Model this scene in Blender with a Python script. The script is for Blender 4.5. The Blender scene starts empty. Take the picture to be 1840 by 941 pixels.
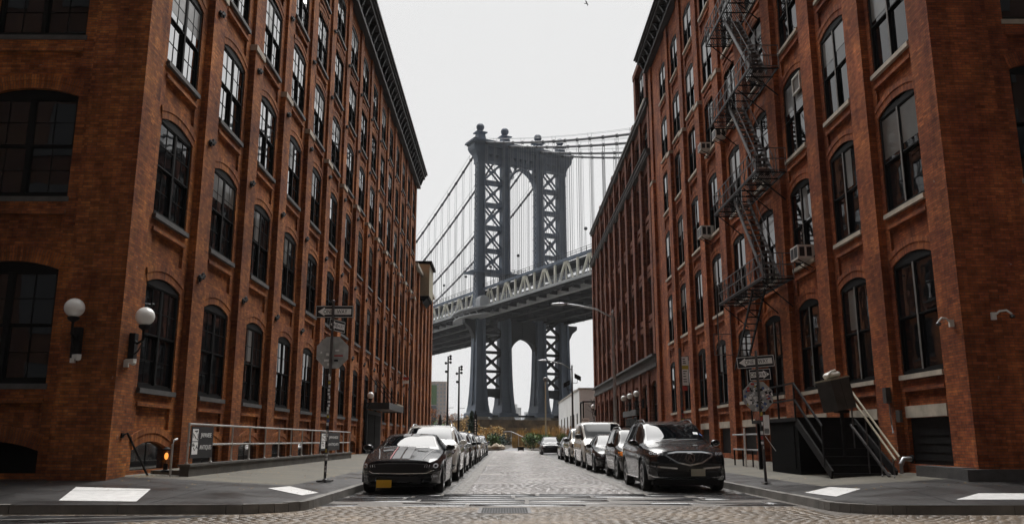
import bpy, math, random
from math import sin, cos, pi, radians, sqrt
from mathutils import Vector, Matrix
from mathutils.bvhtree import BVHTree
import numpy as np
random.seed(7)
S = bpy.context.scene
COL = S.collection
# ------------------------------------------------------------------ camera, sky, sun, exposure
EYE = 1.2
cam = bpy.data.cameras.new('camera'); camo = bpy.data.objects.new('camera', cam); COL.objects.link(camo)
cam.sensor_width = 36; cam.lens = 36*1500/1840; cam.clip_start = .1; cam.clip_end = 6000
camo.location = (0, 0, EYE)
camo.rotation_euler = (pi/2+math.atan(320/1500), 0, -math.atan(13/1535))
S.camera = camo
w = bpy.data.worlds.new('World'); S.world = w; w.use_nodes = True
nt = w.node_tree; N = nt.nodes; L = nt.links
bg = N['Background']
SUN_EL, SUN_AZ = radians(56), radians(12)
sky = N.new('ShaderNodeTexSky'); sky.sky_type = 'NISHITA'; sky.sun_disc = False
sky.sun_elevation = SUN_EL; sky.sun_rotation = SUN_AZ
hs = N.new('ShaderNodeHueSaturation'); hs.inputs['Saturation'].default_value = .04
L.new(sky.outputs[0], hs.inputs['Color'])
# cloud cover: an even overcast veil, paler at the horizon and brighter overhead as in a real overcast sky
tc = N.new('ShaderNodeTexCoord'); sp = N.new('ShaderNodeSeparateXYZ'); L.new(tc.outputs['Generated'], sp.inputs[0])
cr = N.new('ShaderNodeMapRange'); cr.inputs['From Min'].default_value = .5; cr.inputs['From Max'].default_value = .95
cr.inputs['To Min'].default_value = 8.3; cr.inputs['To Max'].default_value = 92
cr.interpolation_type = 'SMOOTHSTEP'
L.new(sp.outputs['Z'], cr.inputs['Value'])
cc = N.new('ShaderNodeCombineColor')
dr_ = N.new('ShaderNodeMapRange'); dr_.interpolation_type = 'SMOOTHSTEP'; L.new(sp.outputs['Y'], dr_.inputs['Value'])      # the cloud is brightest round the hidden sun, ahead, and darker behind
dr_.inputs['From Min'].default_value = -.18; dr_.inputs['From Max'].default_value = .6; dr_.inputs['To Min'].default_value = .05; dr_.inputs['To Max'].default_value = 1
ml = N.new('ShaderNodeMath'); ml.operation = 'MULTIPLY'; L.new(cr.outputs[0], ml.inputs[0]); L.new(dr_.outputs[0], ml.inputs[1])
for i in range(3): L.new(ml.outputs[0], cc.inputs[i])
mx = N.new('ShaderNodeMix'); mx.data_type = 'RGBA'; mx.inputs[0].default_value = .95
L.new(hs.outputs[0], mx.inputs[6]); L.new(cc.outputs[0], mx.inputs[7])
L.new(mx.outputs[2], bg.inputs['Color']); bg.inputs['Strength'].default_value = .1
sun = bpy.data.lights.new('sun', 'SUN'); suno = bpy.data.objects.new('sun', sun); COL.objects.link(suno)
sun.energy = 3.0; sun.angle = radians(55); sun.color = (1, .97, .93)
d = Vector((sin(SUN_AZ)*cos(SUN_EL), cos(SUN_AZ)*cos(SUN_EL), sin(SUN_EL)))
suno.rotation_euler = d.to_track_quat('Z', 'Y').to_euler()
S.view_settings.view_transform = 'Standard'; S.view_settings.look = 'None'
S.view_settings.exposure = 0; S.view_settings.gamma = 1
S.render.engine = 'CYCLES'
S.cycles.max_bounces = 6; S.cycles.diffuse_bounces = 3; S.cycles.glossy_bounces = 3; S.cycles.volume_bounces = 0
S.cycles.use_denoising = True

# ------------------------------------------------------------------ materials
MATS = {}
def newmat(name):
    m = bpy.data.materials.new(name); m.use_nodes = True; MATS[name] = m
    n = m.node_tree.nodes; return m, n, m.node_tree.links, n['Principled BSDF']
def noise(n, l, scale, detail=4, src=None, rough=.6):
    t = n.new('ShaderNodeTexNoise'); t.inputs['Scale'].default_value = scale; t.inputs['Detail'].default_value = detail
    t.inputs['Roughness'].default_value = rough
    if src is not None: l.new(src, t.inputs['Vector'])
    return t
def ramp(n, l, src, a, b, ca, cb):
    r = n.new('ShaderNodeValToRGB'); l.new(src, r.inputs[0])
    r.color_ramp.elements[0].position = a; r.color_ramp.elements[1].position = b
    r.color_ramp.elements[0].color = (*ca, 1); r.color_ramp.elements[1].color = (*cb, 1); return r
def mix(n, l, a, b, fac, mode='MIX'):
    m = n.new('ShaderNodeMix'); m.data_type = 'RGBA'; m.blend_type = mode
    for s, i in ((a, 6), (b, 7)):
        if isinstance(s, tuple): m.inputs[i].default_value = (*s, 1)
        else: l.new(s, m.inputs[i])
    if isinstance(fac, (int, float)): m.inputs[0].default_value = fac
    else: l.new(fac, m.inputs[0])
    return m.outputs[2]
def bump(n, l, p, src, strength=.4, dist=.02):
    b = n.new('ShaderNodeBump'); b.inputs['Strength'].default_value = strength; b.inputs['Distance'].default_value = dist
    l.new(src, b.inputs['Height']); l.new(b.outputs[0], p.inputs['Normal'])
def pm(name, col, rough=.6, metal=0, var=.25, scale=2.5, bmp=0, spec=None, coat=0, island=0, rvar=0, worn=0):
    m, n, l, p = newmat(name)
    tc = n.new('ShaderNodeTexCoord')
    t = noise(n, l, scale, 6, tc.outputs['Object'])
    c0 = tuple(max(0, c*(1-var)) for c in col); c1 = tuple(min(1, c*(1+var)) for c in col)
    r = ramp(n, l, t.outputs[0], .3, .7, c0, c1); out = r.outputs[0]
    if island:
        g = n.new('ShaderNodeNewGeometry')
        r2 = ramp(n, l, g.outputs['Random Per Island'], 0, 1, tuple([1-island]*3), tuple([1+island]*3))
        out = mix(n, l, out, r2.outputs[0], 1, 'MULTIPLY')
    if worn:      # gum spots, stains and hairline cracks
        a_ = noise(n, l, 16, 2, tc.outputs['Object']); ra = ramp(n, l, a_.outputs[0], .70, .73, (1, 1, 1), (.45, .45, .45)); out = mix(n, l, out, ra.outputs[0], 1, 'MULTIPLY')
        b_ = noise(n, l, 9, 2, tc.outputs['Object']); rb = ramp(n, l, b_.outputs[0], .27, .30, (1.9, 1.8, 1.7), (1, 1, 1)); out = mix(n, l, out, rb.outputs[0], 1, 'MULTIPLY')
        v_ = n.new('ShaderNodeTexVoronoi'); v_.feature = 'DISTANCE_TO_EDGE'; v_.inputs['Scale'].default_value = .38
        w_ = noise(n, l, 1.6, 5, tc.outputs['Object']); mv = n.new('ShaderNodeMix'); mv.data_type = 'VECTOR'; mv.inputs[0].default_value = .12; l.new(tc.outputs['Object'], mv.inputs[4]); l.new(w_.outputs['Color'], mv.inputs[5]); l.new(mv.outputs[1], v_.inputs['Vector'])
        rc = ramp(n, l, v_.outputs['Distance'], .0, .008, (.35, .35, .35), (1, 1, 1)); out = mix(n, l, out, rc.outputs[0], 1, 'MULTIPLY')
    l.new(out, p.inputs['Base Color'])
    p.inputs['Roughness'].default_value = rough; p.inputs['Metallic'].default_value = metal
    if rvar:
        rr = n.new('ShaderNodeMapRange'); l.new(t.outputs[0], rr.inputs[0]); rr.inputs[1].default_value = .3; rr.inputs[2].default_value = .7
        rr.inputs[3].default_value = max(.02, rough-rvar); rr.inputs[4].default_value = min(1, rough+rvar); l.new(rr.outputs[0], p.inputs['Roughness'])
    if spec is not None: p.inputs['Specular IOR Level'].default_value = spec
    if coat: p.inputs['Coat Weight'].default_value = coat; p.inputs['Coat Roughness'].default_value = .03
    if bmp:
        t2 = noise(n, l, scale*8, 4, tc.outputs['Object']); bump(n, l, p, t2.outputs[0], bmp, .02)
    return m
def brick(name, c1, c2, mort, stain=(.35, 1.25), speck=.5, warm=None):
    m, n, l, p = newmat(name)
    uv = n.new('ShaderNodeUVMap'); tc = n.new('ShaderNodeTexCoord')
    b = n.new('ShaderNodeTexBrick'); l.new(uv.outputs[0], b.inputs['Vector'])
    b.inputs['Scale'].default_value = 1; b.inputs['Brick Width'].default_value = .215; b.inputs['Row Height'].default_value = .064
    b.inputs['Mortar Size'].default_value = .008; b.inputs['Mortar Smooth'].default_value = .3; b.inputs['Bias'].default_value = -.1
    b.inputs['Color1'].default_value = (*c1, 1); b.inputs['Color2'].default_value = (*c2, 1); b.inputs['Mortar'].default_value = (*mort, 1)
    t = noise(n, l, .45, 8, tc.outputs['Object'], .7)
    s = ramp(n, l, t.outputs[0], .28, .72, tuple([stain[0]]*3), tuple([stain[1]]*3))
    out = mix(n, l, b.outputs[0], s.outputs[0], .75, 'MULTIPLY')
    # batches of yellower and of darker purple-brown brick
    th = noise(n, l, .9, 7, tc.outputs['Object'], .75); sh_ = ramp(n, l, th.outputs[0], .36, .64, (.72, .62, .75), (1.22, 1.35, 1.05)); out = mix(n, l, out, sh_.outputs[0], .8, 'MULTIPLY')
    tf = noise(n, l, 7, 5, tc.outputs['Object'], .7); sf_ = ramp(n, l, tf.outputs[0], .35, .65, (.7, .68, .66), (1.25, 1.25, 1.25)); out = mix(n, l, out, sf_.outputs[0], .6, 'MULTIPLY')
    # soot streaks running down the wall
    mp = n.new('ShaderNodeMapping'); mp.inputs['Scale'].default_value = (2.2, 2.2, .12); l.new(tc.outputs['Object'], mp.inputs[0])
    t3 = noise(n, l, 1, 5, mp.outputs[0]); s3 = ramp(n, l, t3.outputs[0], .35, .65, (.62, .6, .58), (1.1, 1.1, 1.1))
    out = mix(n, l, out, s3.outputs[0], .8, 'MULTIPLY')
    # single odd bricks: pale and burnt ones
    sc = n.new('ShaderNodeMapping'); sc.inputs['Scale'].default_value = (4.65, 15.625, 1); l.new(uv.outputs[0], sc.inputs[0])
    wn = n.new('ShaderNodeTexWhiteNoise'); wn.noise_dimensions = '2D'
    fl = n.new('ShaderNodeVectorMath'); fl.operation = 'FLOOR'; l.new(sc.outputs[0], fl.inputs[0]); l.new(fl.outputs[0], wn.inputs[0])
    s4 = ramp(n, l, wn.outputs['Value'], .02, .98, (.45, .4, .38), (1.5, 1.45, 1.4))
    out = mix(n, l, out, s4.outputs[0], .45, 'MULTIPLY')
    wv = noise(n, l, 3, 2, tc.outputs['Object']); ad = n.new('ShaderNodeVectorMath'); ad.operation = 'MULTIPLY_ADD'; l.new(wv.outputs['Color'], ad.inputs[0]); ad.inputs[1].default_value = (.35, .2, 0); l.new(uv.outputs[0], ad.inputs[2])
    s6 = n.new('ShaderNodeMapping'); s6.inputs['Scale'].default_value = (.55, .8, 1); l.new(ad.outputs[0], s6.inputs[0]); f6 = n.new('ShaderNodeVectorMath'); f6.operation = 'FLOOR'; l.new(s6.outputs[0], f6.inputs[0])
    w6 = n.new('ShaderNodeTexWhiteNoise'); w6.noise_dimensions = '2D'; l.new(f6.outputs[0], w6.inputs[0]); r6 = ramp(n, l, w6.outputs['Value'], .0, 1, (.7, .66, .68), (1, 1, 1)); r6.color_ramp.interpolation = 'CONSTANT'
    e6 = r6.color_ramp.elements; e6[1].position = .09; x6 = e6.new(.90); x6.color = (1.3, 1.34, 1.4, 1); out = mix(n, l, out, r6.outputs[0], .75, 'MULTIPLY')
    t5 = noise(n, l, 5, 3, tc.outputs['Object']); s5 = ramp(n, l, t5.outputs[0], .72, .76, (0, 0, 0), (1, 1, 1))
    out = mix(n, l, out, (.42, .36, .3), s5.outputs[0] if False else mixfac(n, l, s5.outputs[0], speck))
    l.new(out, p.inputs['Base Color']); p.inputs['Roughness'].default_value = .88; p.inputs['Specular IOR Level'].default_value = .2
    bump(n, l, p, b.outputs['Fac'], -.6, .012)
    return m
def mixfac(n, l, src, k):
    m = n.new('ShaderNodeMath'); m.operation = 'MULTIPLY'; l.new(src, m.inputs[0]); m.inputs[1].default_value = k; return m.outputs[0]
def glass(name, col=(.006, .007, .008), ior=2.0, rough=.02, wav=.05, ws=.9):
    m, n, l, p = newmat(name)
    p.inputs['Base Color'].default_value = (*col, 1); p.inputs['Roughness'].default_value = rough; p.inputs['IOR'].default_value = ior
    if name == 'car_glass': p.inputs['Specular IOR Level'].default_value = .2
    tc = n.new('ShaderNodeTexCoord'); t = noise(n, l, ws, 2, tc.outputs['Object']); bump(n, l, p, t.outputs[0], wav, .05)
    return m
def emit(name, col, e, base=None):
    m, n, l, p = newmat(name); p.inputs['Base Color'].default_value = (*(base or col), 1)
    p.inputs['Emission Color'].default_value = (*col, 1); p.inputs['Emission Strength'].default_value = e
    p.inputs['Roughness'].default_value = .3; return m

brick('brick_left', (.44, .145, .04), (.27, .076, .023), (.17, .10, .065))
brick('brick_right', (.44, .12, .04), (.29, .072, .026), (.16, .085, .055), (.4, 1.2))
brick('brick_far', (.29, .095, .055), (.19, .065, .04), (.07, .045, .04), (.5, 1.2))
brick('brick_behind', (.09, .04, .028), (.06, .03, .02), (.07, .04, .03))  # low albedo, so the unseen shading blocks bounce little light
pm('stone', (.34, .31, .26), .8, var=.3, bmp=.3)
pm('stone_dark', (.075, .072, .07), .75, var=.3, bmp=.3)
pm('stone_trim', (.40, .35, .28), .8, var=.35, scale=1.5, bmp=.3)
pm('black_metal', (.005, .005, .005), .7, spec=.05, var=.3)
pm('cornice_paint', (.016, .016, .018), .6, var=.4)
pm('frame_black', (.006, .006, .006), .7, spec=.12, var=.2)
pm('frame_grey', (.13, .12, .11), .6, var=.3)
glass('window_glass', ior=9)  # reflection boosted so the high panes read as bright as sky
glass('window_glass_dark', ior=1.55)  # darker copy: weaker reflection keeps low and cross-street panes near black
glass('car_glass', (.004, .005, .006), ior=1.5, rough=.015, wav=.02)
pm('blind', (.07, .068, .06), .3, var=.25, scale=3, coat=.5)
pm('galv', (.42, .43, .44), .38, metal=.7, var=.2, scale=6)
pm('rail_paint', (.5, .49, .47), .4, metal=.3, var=.2, scale=5)
pm('iron', (.014, .013, .013), .65, spec=.15, var=.4, scale=6)
pm('iron_light', (.11, .105, .105), .5, metal=.4, var=.4, scale=6)
pm('concrete', (.14, .128, .10), .75, var=.4, scale=.8, bmp=.35, rvar=.15, worn=1)
pm('concrete_dark', (.085, .078, .068), .8, var=.5, scale=1.2, bmp=.4)
pm('pavement', (.027, .025, .024), .5, var=.35, scale=.9, bmp=.35, rvar=.22, worn=1)
pm('asphalt', (.014, .014, .015), .38, var=.4, scale=1.4, bmp=.4, rvar=.18)
pm('park_path', (.09, .09, .10), .5, var=.2, scale=.5)
pm('joint', (.11, .095, .08), .5, var=.4, scale=6, bmp=.5)
pm('cobble', (.30, .275, .26), .22, var=.35, scale=.5, bmp=.16, island=.18, rvar=.15, spec=.7)
pm('cobble_brown', (.15, .112, .075), .42, var=.5, scale=.6, bmp=.12, island=.3, rvar=.14)
pm('cobble_lane', (.10, .095, .09), .36, var=.4, scale=.9, bmp=.4, island=.5, rvar=.15)
pm('slab', (.05, .05, .052), .2, var=.5, scale=.6, bmp=.45, island=.35, rvar=.12)
pm('kerb_stone', (.17, .16, .145), .6, var=.35, scale=2, bmp=.5)
pm('white_paint', (.74, .73, .71), .55, var=.12, scale=7, bmp=.3)
pm('soil', (.05, .042, .03), .9, var=.4, scale=.3)
pm('bridge_steel', (.125, .165, .225), .5, var=.22, scale=.12)
pm('bridge_dark', (.016, .018, .022), .65, var=.3, scale=.15)
pm('bridge_cream', (.80, .77, .66), .7, var=.2, scale=.3)
pm('bridge_pale', (.50, .52, .54), .6, var=.2, scale=.2)
pm('cable_steel', (.07, .075, .085), .6, var=.2)
pm('rope_steel', (.33, .34, .36), .6, var=.1)
pm('pier_stone', (.22, .14, .065), .85, var=.8, scale=.2, bmp=.4)
pm('tyre', (.012, .012, .012), .75, var=.2)
pm('rim', (.42, .43, .44), .28, metal=.9, var=.1)
pm('rim_dark', (.10, .10, .105), .35, metal=.8, var=.1)
pm('chrome', (.66, .67, .68), .14, metal=1, var=.05)
pm('plastic_black', (.012, .012, .013), .55, var=.2)
pm('grille_mesh', (.008, .008, .009), .45, var=.2)
pm('lamp_reflector', (.6, .62, .65), .2, metal=.0, var=.3, scale=20, coat=1)
pm('lamp_housing', (.02, .022, .025), .08, var=.2, coat=1)
pm('amber_lens', (.75, .22, .03), .25, var=.1)
pm('yellow_plate', (.75, .42, .02), .5, var=.05)
pm('pale_plate', (.42, .40, .30), .5, var=.1)
pm('ink', (.01, .01, .012), .6, var=.1)
pm('navy_ink', (.02, .03, .12), .6, var=.1)
pm('sign_white', (.93, .92, .9), .5, var=.08, scale=8)
pm('sign_back', (.42, .43, .42), .5, metal=.1, var=.35, scale=4)
pm('sticker_white', (.92, .92, .9), .6, var=.25, scale=30)
pm('sticker_yellow', (.6, .45, .05), .6, var=.2, scale=30)
pm('sticker_red', (.45, .04, .03), .6, var=.2, scale=30)
pm('sticker_blue', (.07, .12, .30), .6, var=.2, scale=30)
pm('opal_glass', (.86, .85, .82), .25, var=.05, coat=.5)
pm('white_plastic', (.62, .61, .57), .5, var=.1)
pm('cream_metal', (.42, .37, .26), .6, var=.15, scale=1)
pm('tan_box', (.36, .32, .22), .7, var=.1)
pm('leaf_green', (.09, .16, .045), .7, var=.4, scale=1, island=.6)
pm('leaf_dark', (.03, .065, .045), .7, var=.4, scale=1, island=.5)
pm('leaf_ochre', (.42, .27, .09), .8, var=.4, scale=1, island=.5)
pm('leaf_orange', (.42, .17, .05), .8, var=.4, scale=1, island=.5)
pm('bark', (.06, .045, .035), .9, var=.3)
pm('rock', (.30, .25, .18), .85, var=.35, scale=1.5, bmp=.5)
pm('far_white', (.78, .78, .77), .8, var=.1, scale=.2)  # white wall, paled further so distant blocks fade as if in haze
pm('far_grey', (.52, .54, .56), .8, var=.15, scale=.1)  # paled grey: distance haze put into the far walls and windows
pm('far_pink', (.74, .62, .56), .8, var=.12, scale=.1)  # paled pink: distance haze put into the wall colour
pm('banner_green', (.10, .24, .05), .8, var=.1)
pm('banner_dark', (.04, .07, .10), .8, var=.1)
pm('canopy_metal', (.035, .037, .038), .4, metal=.3, var=.3)
pm('plastic_bag', (.6, .56, .5), .4, var=.2, scale=8)
pm('steel_box', (.085, .08, .072), .45, metal=.5, var=.25, scale=3)
def paint(name, col, coat=1, metal=.0, rough=.25):
    m = pm(name, col, rough, metal=metal, var=.04, coat=coat)
    p = m.node_tree.nodes['Principled BSDF']; p.inputs['Coat IOR'].default_value = 1.5; p.inputs['Coat Weight'].default_value = .55 if max(col) < .1 else .9; p.inputs['Specular IOR Level'].default_value = .15 if max(col) < .1 else .5; return m
paint('paint_black', (.008, .008, .009)); paint('paint_graphite', (.017, .018, .02), metal=.3)
paint('paint_white', (.62, .60, .55)); paint('paint_champagne', (.40, .36, .29), metal=.2)
paint('paint_brown', (.028, .022, .018)); paint('paint_silver', (.36, .37, .38), metal=.5); paint('paint_blue', (.03, .04, .06), metal=.3)
pm('stripe_grey', (.05, .05, .053), .5, var=.1); pm('stripe_red', (.25, .01, .015), .5, var=.1)
emit('glow_orange', (1, .34, .06), 1.3)

# ------------------------------------------------------------------ mesh helpers
WL = {}
class MB:
    def __init__(s): s.v = []; s.f = []; s.m = []; s.uv = {}
    def add(s, vs, fs, mi=0):
        o = len(s.v); s.v += [tuple(p) for p in vs]; s.f += [tuple(i+o for i in f) for f in fs]; s.m += [mi]*len(fs)
    def quad(s, *p, mi=0, uv=None):
        s.add(p, [tuple(range(len(p)))], mi)
        if uv: s.uv[len(s.f)-1] = uv
    def box(s, x0, y0, z0, x1, y1, z1, mi=0):
        s.add([(x0,y0,z0),(x1,y0,z0),(x1,y1,z0),(x0,y1,z0),(x0,y0,z1),(x1,y0,z1),(x1,y1,z1),(x0,y1,z1)],
              [(0,3,2,1),(4,5,6,7),(0,1,5,4),(1,2,6,5),(2,3,7,6),(3,0,4,7)], mi)
    def bar(s, p, q, w, h=None, mi=0, up=(0, 0, 1)):
        p = Vector(p); q = Vector(q); d = (q-p).normalized(); h = h or w
        u = Vector(up)
        if abs(d.dot(u)) > .98: u = Vector((0, 1, 0))
        a = d.cross(u).normalized()*w/2; b = a.cross(d).normalized()*h/2
        s.add([p-a-b, p+a-b, p+a+b, p-a+b, q-a-b, q+a-b, q+a+b, q-a+b], [(0,3,2,1),(4,5,6,7),(0,1,5,4),(1,2,6,5),(2,3,7,6),(3,0,4,7)], mi)
    def tube(s, pts, r, n=8, mi=0, r2=None):
        pts = [Vector(p) for p in pts]; k = len(pts); o = len(s.v)
        for i, p in enumerate(pts):
            d = (pts[min(i+1, k-1)]-pts[max(i-1, 0)]).normalized(); u = Vector((0, 0, 1)) if abs(d.z) < .95 else Vector((0, 1, 0))
            a = d.cross(u).normalized(); b = a.cross(d).normalized(); rr = r if r2 is None else r+(r2-r)*i/(k-1)
            for j in range(n): t = 2*pi*j/n; s.v.append(tuple(p+a*rr*cos(t)+b*rr*sin(t)))
        for i in range(k-1):
            for j in range(n): s.f.append((o+i*n+j, o+i*n+(j+1)%n, o+(i+1)*n+(j+1)%n, o+(i+1)*n+j)); s.m.append(mi)
        s.f.append(tuple(o+j for j in range(n))[::-1]); s.m.append(mi); s.f.append(tuple(o+(k-1)*n+j for j in range(n))); s.m.append(mi)
    def lathe(s, prof, c, n=16, mi=0, axis='z'):
        o = len(s.v); k = len(prof)
        for r, h in prof:
            for j in range(n):
                t = 2*pi*j/n; a, b = r*cos(t), r*sin(t)
                s.v.append((c[0]+a, c[1]+b, c[2]+h) if axis == 'z' else ((c[0]+h, c[1]+a, c[2]+b) if axis == 'x' else (c[0]+a, c[1]+h, c[2]+b)))
        for i in range(k-1):
            for j in range(n): s.f.append((o+i*n+j, o+i*n+(j+1)%n, o+(i+1)*n+(j+1)%n, o+(i+1)*n+j)); s.m.append(mi)
        s.f.append(tuple(o+j for j in range(n))[::-1]); s.m.append(mi); s.f.append(tuple(o+(k-1)*n+j for j in range(n))); s.m.append(mi)
    def sphere(s, c, r, n=20, mi=0, sz=1):
        s.lathe([(max(.001, r*sin(pi*i/(n//2))), -r*sz*cos(pi*i/(n//2))) for i in range(n//2+1)], c, n, mi)
    def prism(s, poly, h0, h1, axis='y', mi=0):
        def P(a, b, h): return (a, h, b) if axis == 'y' else ((h, a, b) if axis == 'x' else (a, b, h))
        n = len(poly); s.add([P(a, b, h0) for a, b in poly]+[P(a, b, h1) for a, b in poly],
            [tuple(range(n))[::-1], tuple(range(n, 2*n))]+[(i, (i+1) % n, n+(i+1) % n, n+i) for i in range(n)], mi)
    def build(s, name, mat, parent=None, smooth=False, world=True, label=None, sharp=None):
        me = bpy.data.meshes.new(name); off = WL.get(parent.name, Vector((0, 0, 0))) if (parent and world) else Vector((0, 0, 0))
        V = np.array(s.v, dtype=np.float64).reshape(-1, 3)
        me.from_pydata((V-np.array(off)).tolist(), [], s.f)
        mats = mat if isinstance(mat, (list, tuple)) else [mat]
        for m in mats: me.materials.append(MATS[m])
        if len(mats) > 1: me.polygons.foreach_set('material_index', s.m)
        uvl = me.uv_layers.new(name='UVMap').data
        nf = len(me.polygons)
        if nf < 60000:
            for pl in me.polygons:
                nrm = pl.normal; cu = s.uv.get(pl.index)
                for q, li in enumerate(pl.loop_indices):
                    if cu: uvl[li].uv = cu[q]; continue
                    x, y, z = V[me.loops[li].vertex_index]
                    if abs(nrm.z) > .8: uvl[li].uv = (x, y)
                    elif abs(nrm.x) > abs(nrm.y): uvl[li].uv = (y, z)
                    else: uvl[li].uv = (x, z)
        if smooth:
            me.polygons.foreach_set('use_smooth', [True]*nf)
            if sharp: me.set_sharp_from_angle(angle=radians(sharp))
        o = bpy.data.objects.new(name, me); COL.objects.link(o)
        if parent: o.parent = parent; WL[o.name] = WL.get(parent.name, Vector((0, 0, 0))).copy()
        else: WL[o.name] = Vector((0, 0, 0))
        if label: o['label'] = label
        return o
def thing(name, label, cat, loc=(0, 0, 0), rz=0, group=None):
    o = bpy.data.objects.new(name, None); COL.objects.link(o); o.location = loc; o.rotation_euler = (0, 0, rz)
    o['label'] = label; o['category'] = cat
    if group: o['group'] = group
    o.empty_display_size = .2; WL[o.name] = Vector(loc); return o
def tag(o, label, cat, group=None, kind=None):
    if label: o['label'] = label
    if cat: o['category'] = cat
    if group: o['group'] = group
    if kind: o['kind'] = kind
    return o
def struct(mb, name, mat, **k): o = mb.build(name, mat, **k); o['kind'] = 'structure'; return o
TEXTS = []
def copy_tree(o, parent=None):
    c = o.copy(); COL.objects.link(c)
    if parent: c.parent = parent
    for ch in [x for x in o.children]: copy_tree(ch, c)
    return c
def text(name, s, size, mat, parent, loc, rot=(pi/2, 0, 0), sx=1, align='CENTER', ext=.002, rotm=None):
    cu = bpy.data.curves.new(name, 'FONT'); cu.body = s; cu.size = size; cu.align_x = align; cu.align_y = 'CENTER'; cu.extrude = ext
    cu.materials.append(MATS[mat]); o = bpy.data.objects.new(name, cu); COL.objects.link(o); o.parent = parent
    o.location = Vector(loc)-WL.get(parent.name, Vector((0, 0, 0))); o.rotation_euler = rot; o.scale = (sx, 1, 1); TEXTS.append(o); return o

# ------------------------------------------------------------------ ground
g = MB(); g.quad((-900, -300, -.06), (900, -300, -.06), (900, 246, -.06), (-900, 246, -.06)); struct(g, 'ground', 'asphalt')
g = MB(); g.quad((-3000, 246, -1.5), (3000, 246, -1.5), (3000, 5000, -1.5), (-3000, 5000, -1.5)); struct(g, 'river', 'stone_dark')
g = MB(); g.quad((-200, 102.5, -.02), (200, 102.5, -.02), (200, 245, -.02), (-200, 245, -.02)); struct(g, 'park_ground', 'soil')
def stones(x0, x1, y0, y1, sx, sy, gap=.014, ht=.008, seed=1, inset=.014, clip=None, z0=0.0):
    r = np.random.RandomState(seed); xs = []; ys = []; ls = []
    ny = int((y1-y0)/sy)
    for j in range(ny):
        x = x0-r.rand()*sx
        while x < x1:
            l_ = sx*(.8+.4*r.rand()); a, b = max(x, x0), min(x+l_, x1)
            if b-a > .05 and (clip is None or clip((a+b)/2, y0+(j+.5)*sy)): xs.append((a, b)); ys.append(y0+j*sy)
            x += l_
    X = np.array(xs); Y = np.array(ys); n = len(Y)
    a = X[:, 0]+gap/2; b = X[:, 1]-gap/2; c = Y+gap/2; d = Y+sy-gap/2
    h = z0+(r.rand(n)-.5)*ht*1.5; tx = (r.rand(n)-.5)*ht*1.6; ty = (r.rand(n)-.5)*ht*1.6
    i = inset
    V = np.zeros((n, 8, 3))
    for k, (px, py) in enumerate(((a, c), (b, c), (b, d), (a, d))): V[:, k, 0] = px; V[:, k, 1] = py; V[:, k, 2] = z0-.02
    for k, (px, py, sx_, sy_) in enumerate(((a+i, c+i, -1, -1), (b-i, c+i, 1, -1), (b-i, d-i, 1, 1), (a+i, d-i, -1, 1))):
        V[:, 4+k, 0] = px; V[:, 4+k, 1] = py; V[:, 4+k, 2] = h+sx_*tx+sy_*ty
    base = np.arange(n)[:, None]*8
    F = np.concatenate([base+np.array(q) for q in ((4,5,6,7),(0,1,5,4),(1,2,6,5),(2,3,7,6),(3,0,4,7))])
    return V.reshape(-1, 3), F
def stone_obj(name, mat, *a, **k):
    V, F = stones(*a, **k); me = bpy.data.meshes.new(name)
    me.vertices.add(len(V)); me.vertices.foreach_set('co', V.ravel()); me.loops.add(F.size); me.loops.foreach_set('vertex_index', F.ravel().astype(np.int32))
    me.polygons.add(len(F)); me.polygons.foreach_set('loop_start', np.arange(len(F), dtype=np.int32)*4); me.polygons.foreach_set('loop_total', np.full(len(F), 4, dtype=np.int32))
    me.update(); me.validate(); me.materials.append(MATS[mat]); o = bpy.data.objects.new(name, me); COL.objects.link(o); o['kind'] = 'structure'; return o
j = MB(); j.quad((-45, -12, -.003), (45, -12, -.003), (45, 16.2, -.003), (-45, 16.2, -.003)); j.quad((-4.6, 16.2, -.003), (6.6, 16.2, -.003), (6.6, 102.5, -.003), (-4.6, 102.5, -.003))
struct(j, 'road_bed', 'joint')
KL, KR = -3.45, 5.65          # kerb lines of the street
def asph(x, y): return not (x < -4.6-(14.3-y)*.9 and y < 14.3)
def ingrate(x, y): return not (-.46 < x < .46 and 14.62 < y < 15.9)
stone_obj('cross_street_paving', 'cobble_brown', -12, 14, 10.6, 16.15, .19, .10, gap=.007, inset=.006, seed=3, ht=.0015, clip=lambda x, y: asph(x, y) and ingrate(x, y) and not (x < -4.2 and y > 14.35) and not (x > 5.4 and y > 14.3-.02*(x-5)))
stone_obj('street_paving', 'cobble', -.9, 3.0, 19.85, 102, .22, .115, gap=.007, inset=.006, seed=5, ht=.0015)
stone_obj('parking_lane', 'cobble_lane', KL, -1.22, 19.85, 102, .20, .13, seed=6, ht=.008)
stone_obj('parking_lane', 'cobble_lane', 3.3, KR, 19.85, 102, .20, .13, seed=7, ht=.008)
stone_obj('lane_edge_stones', 'kerb_stone', -1.2, -.92, 19.85, 102, .28, .9, seed=8, ht=.004)
stone_obj('lane_edge_stones', 'kerb_stone', 3.02, 3.28, 19.85, 102, .28, .9, seed=9, ht=.004)
stone_obj('crosswalk_slabs', 'slab', -4.1, 5.55, 16.2, 19.82, 2.1, .6, seed=11, ht=.006, gap=.05, inset=.02)
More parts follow.
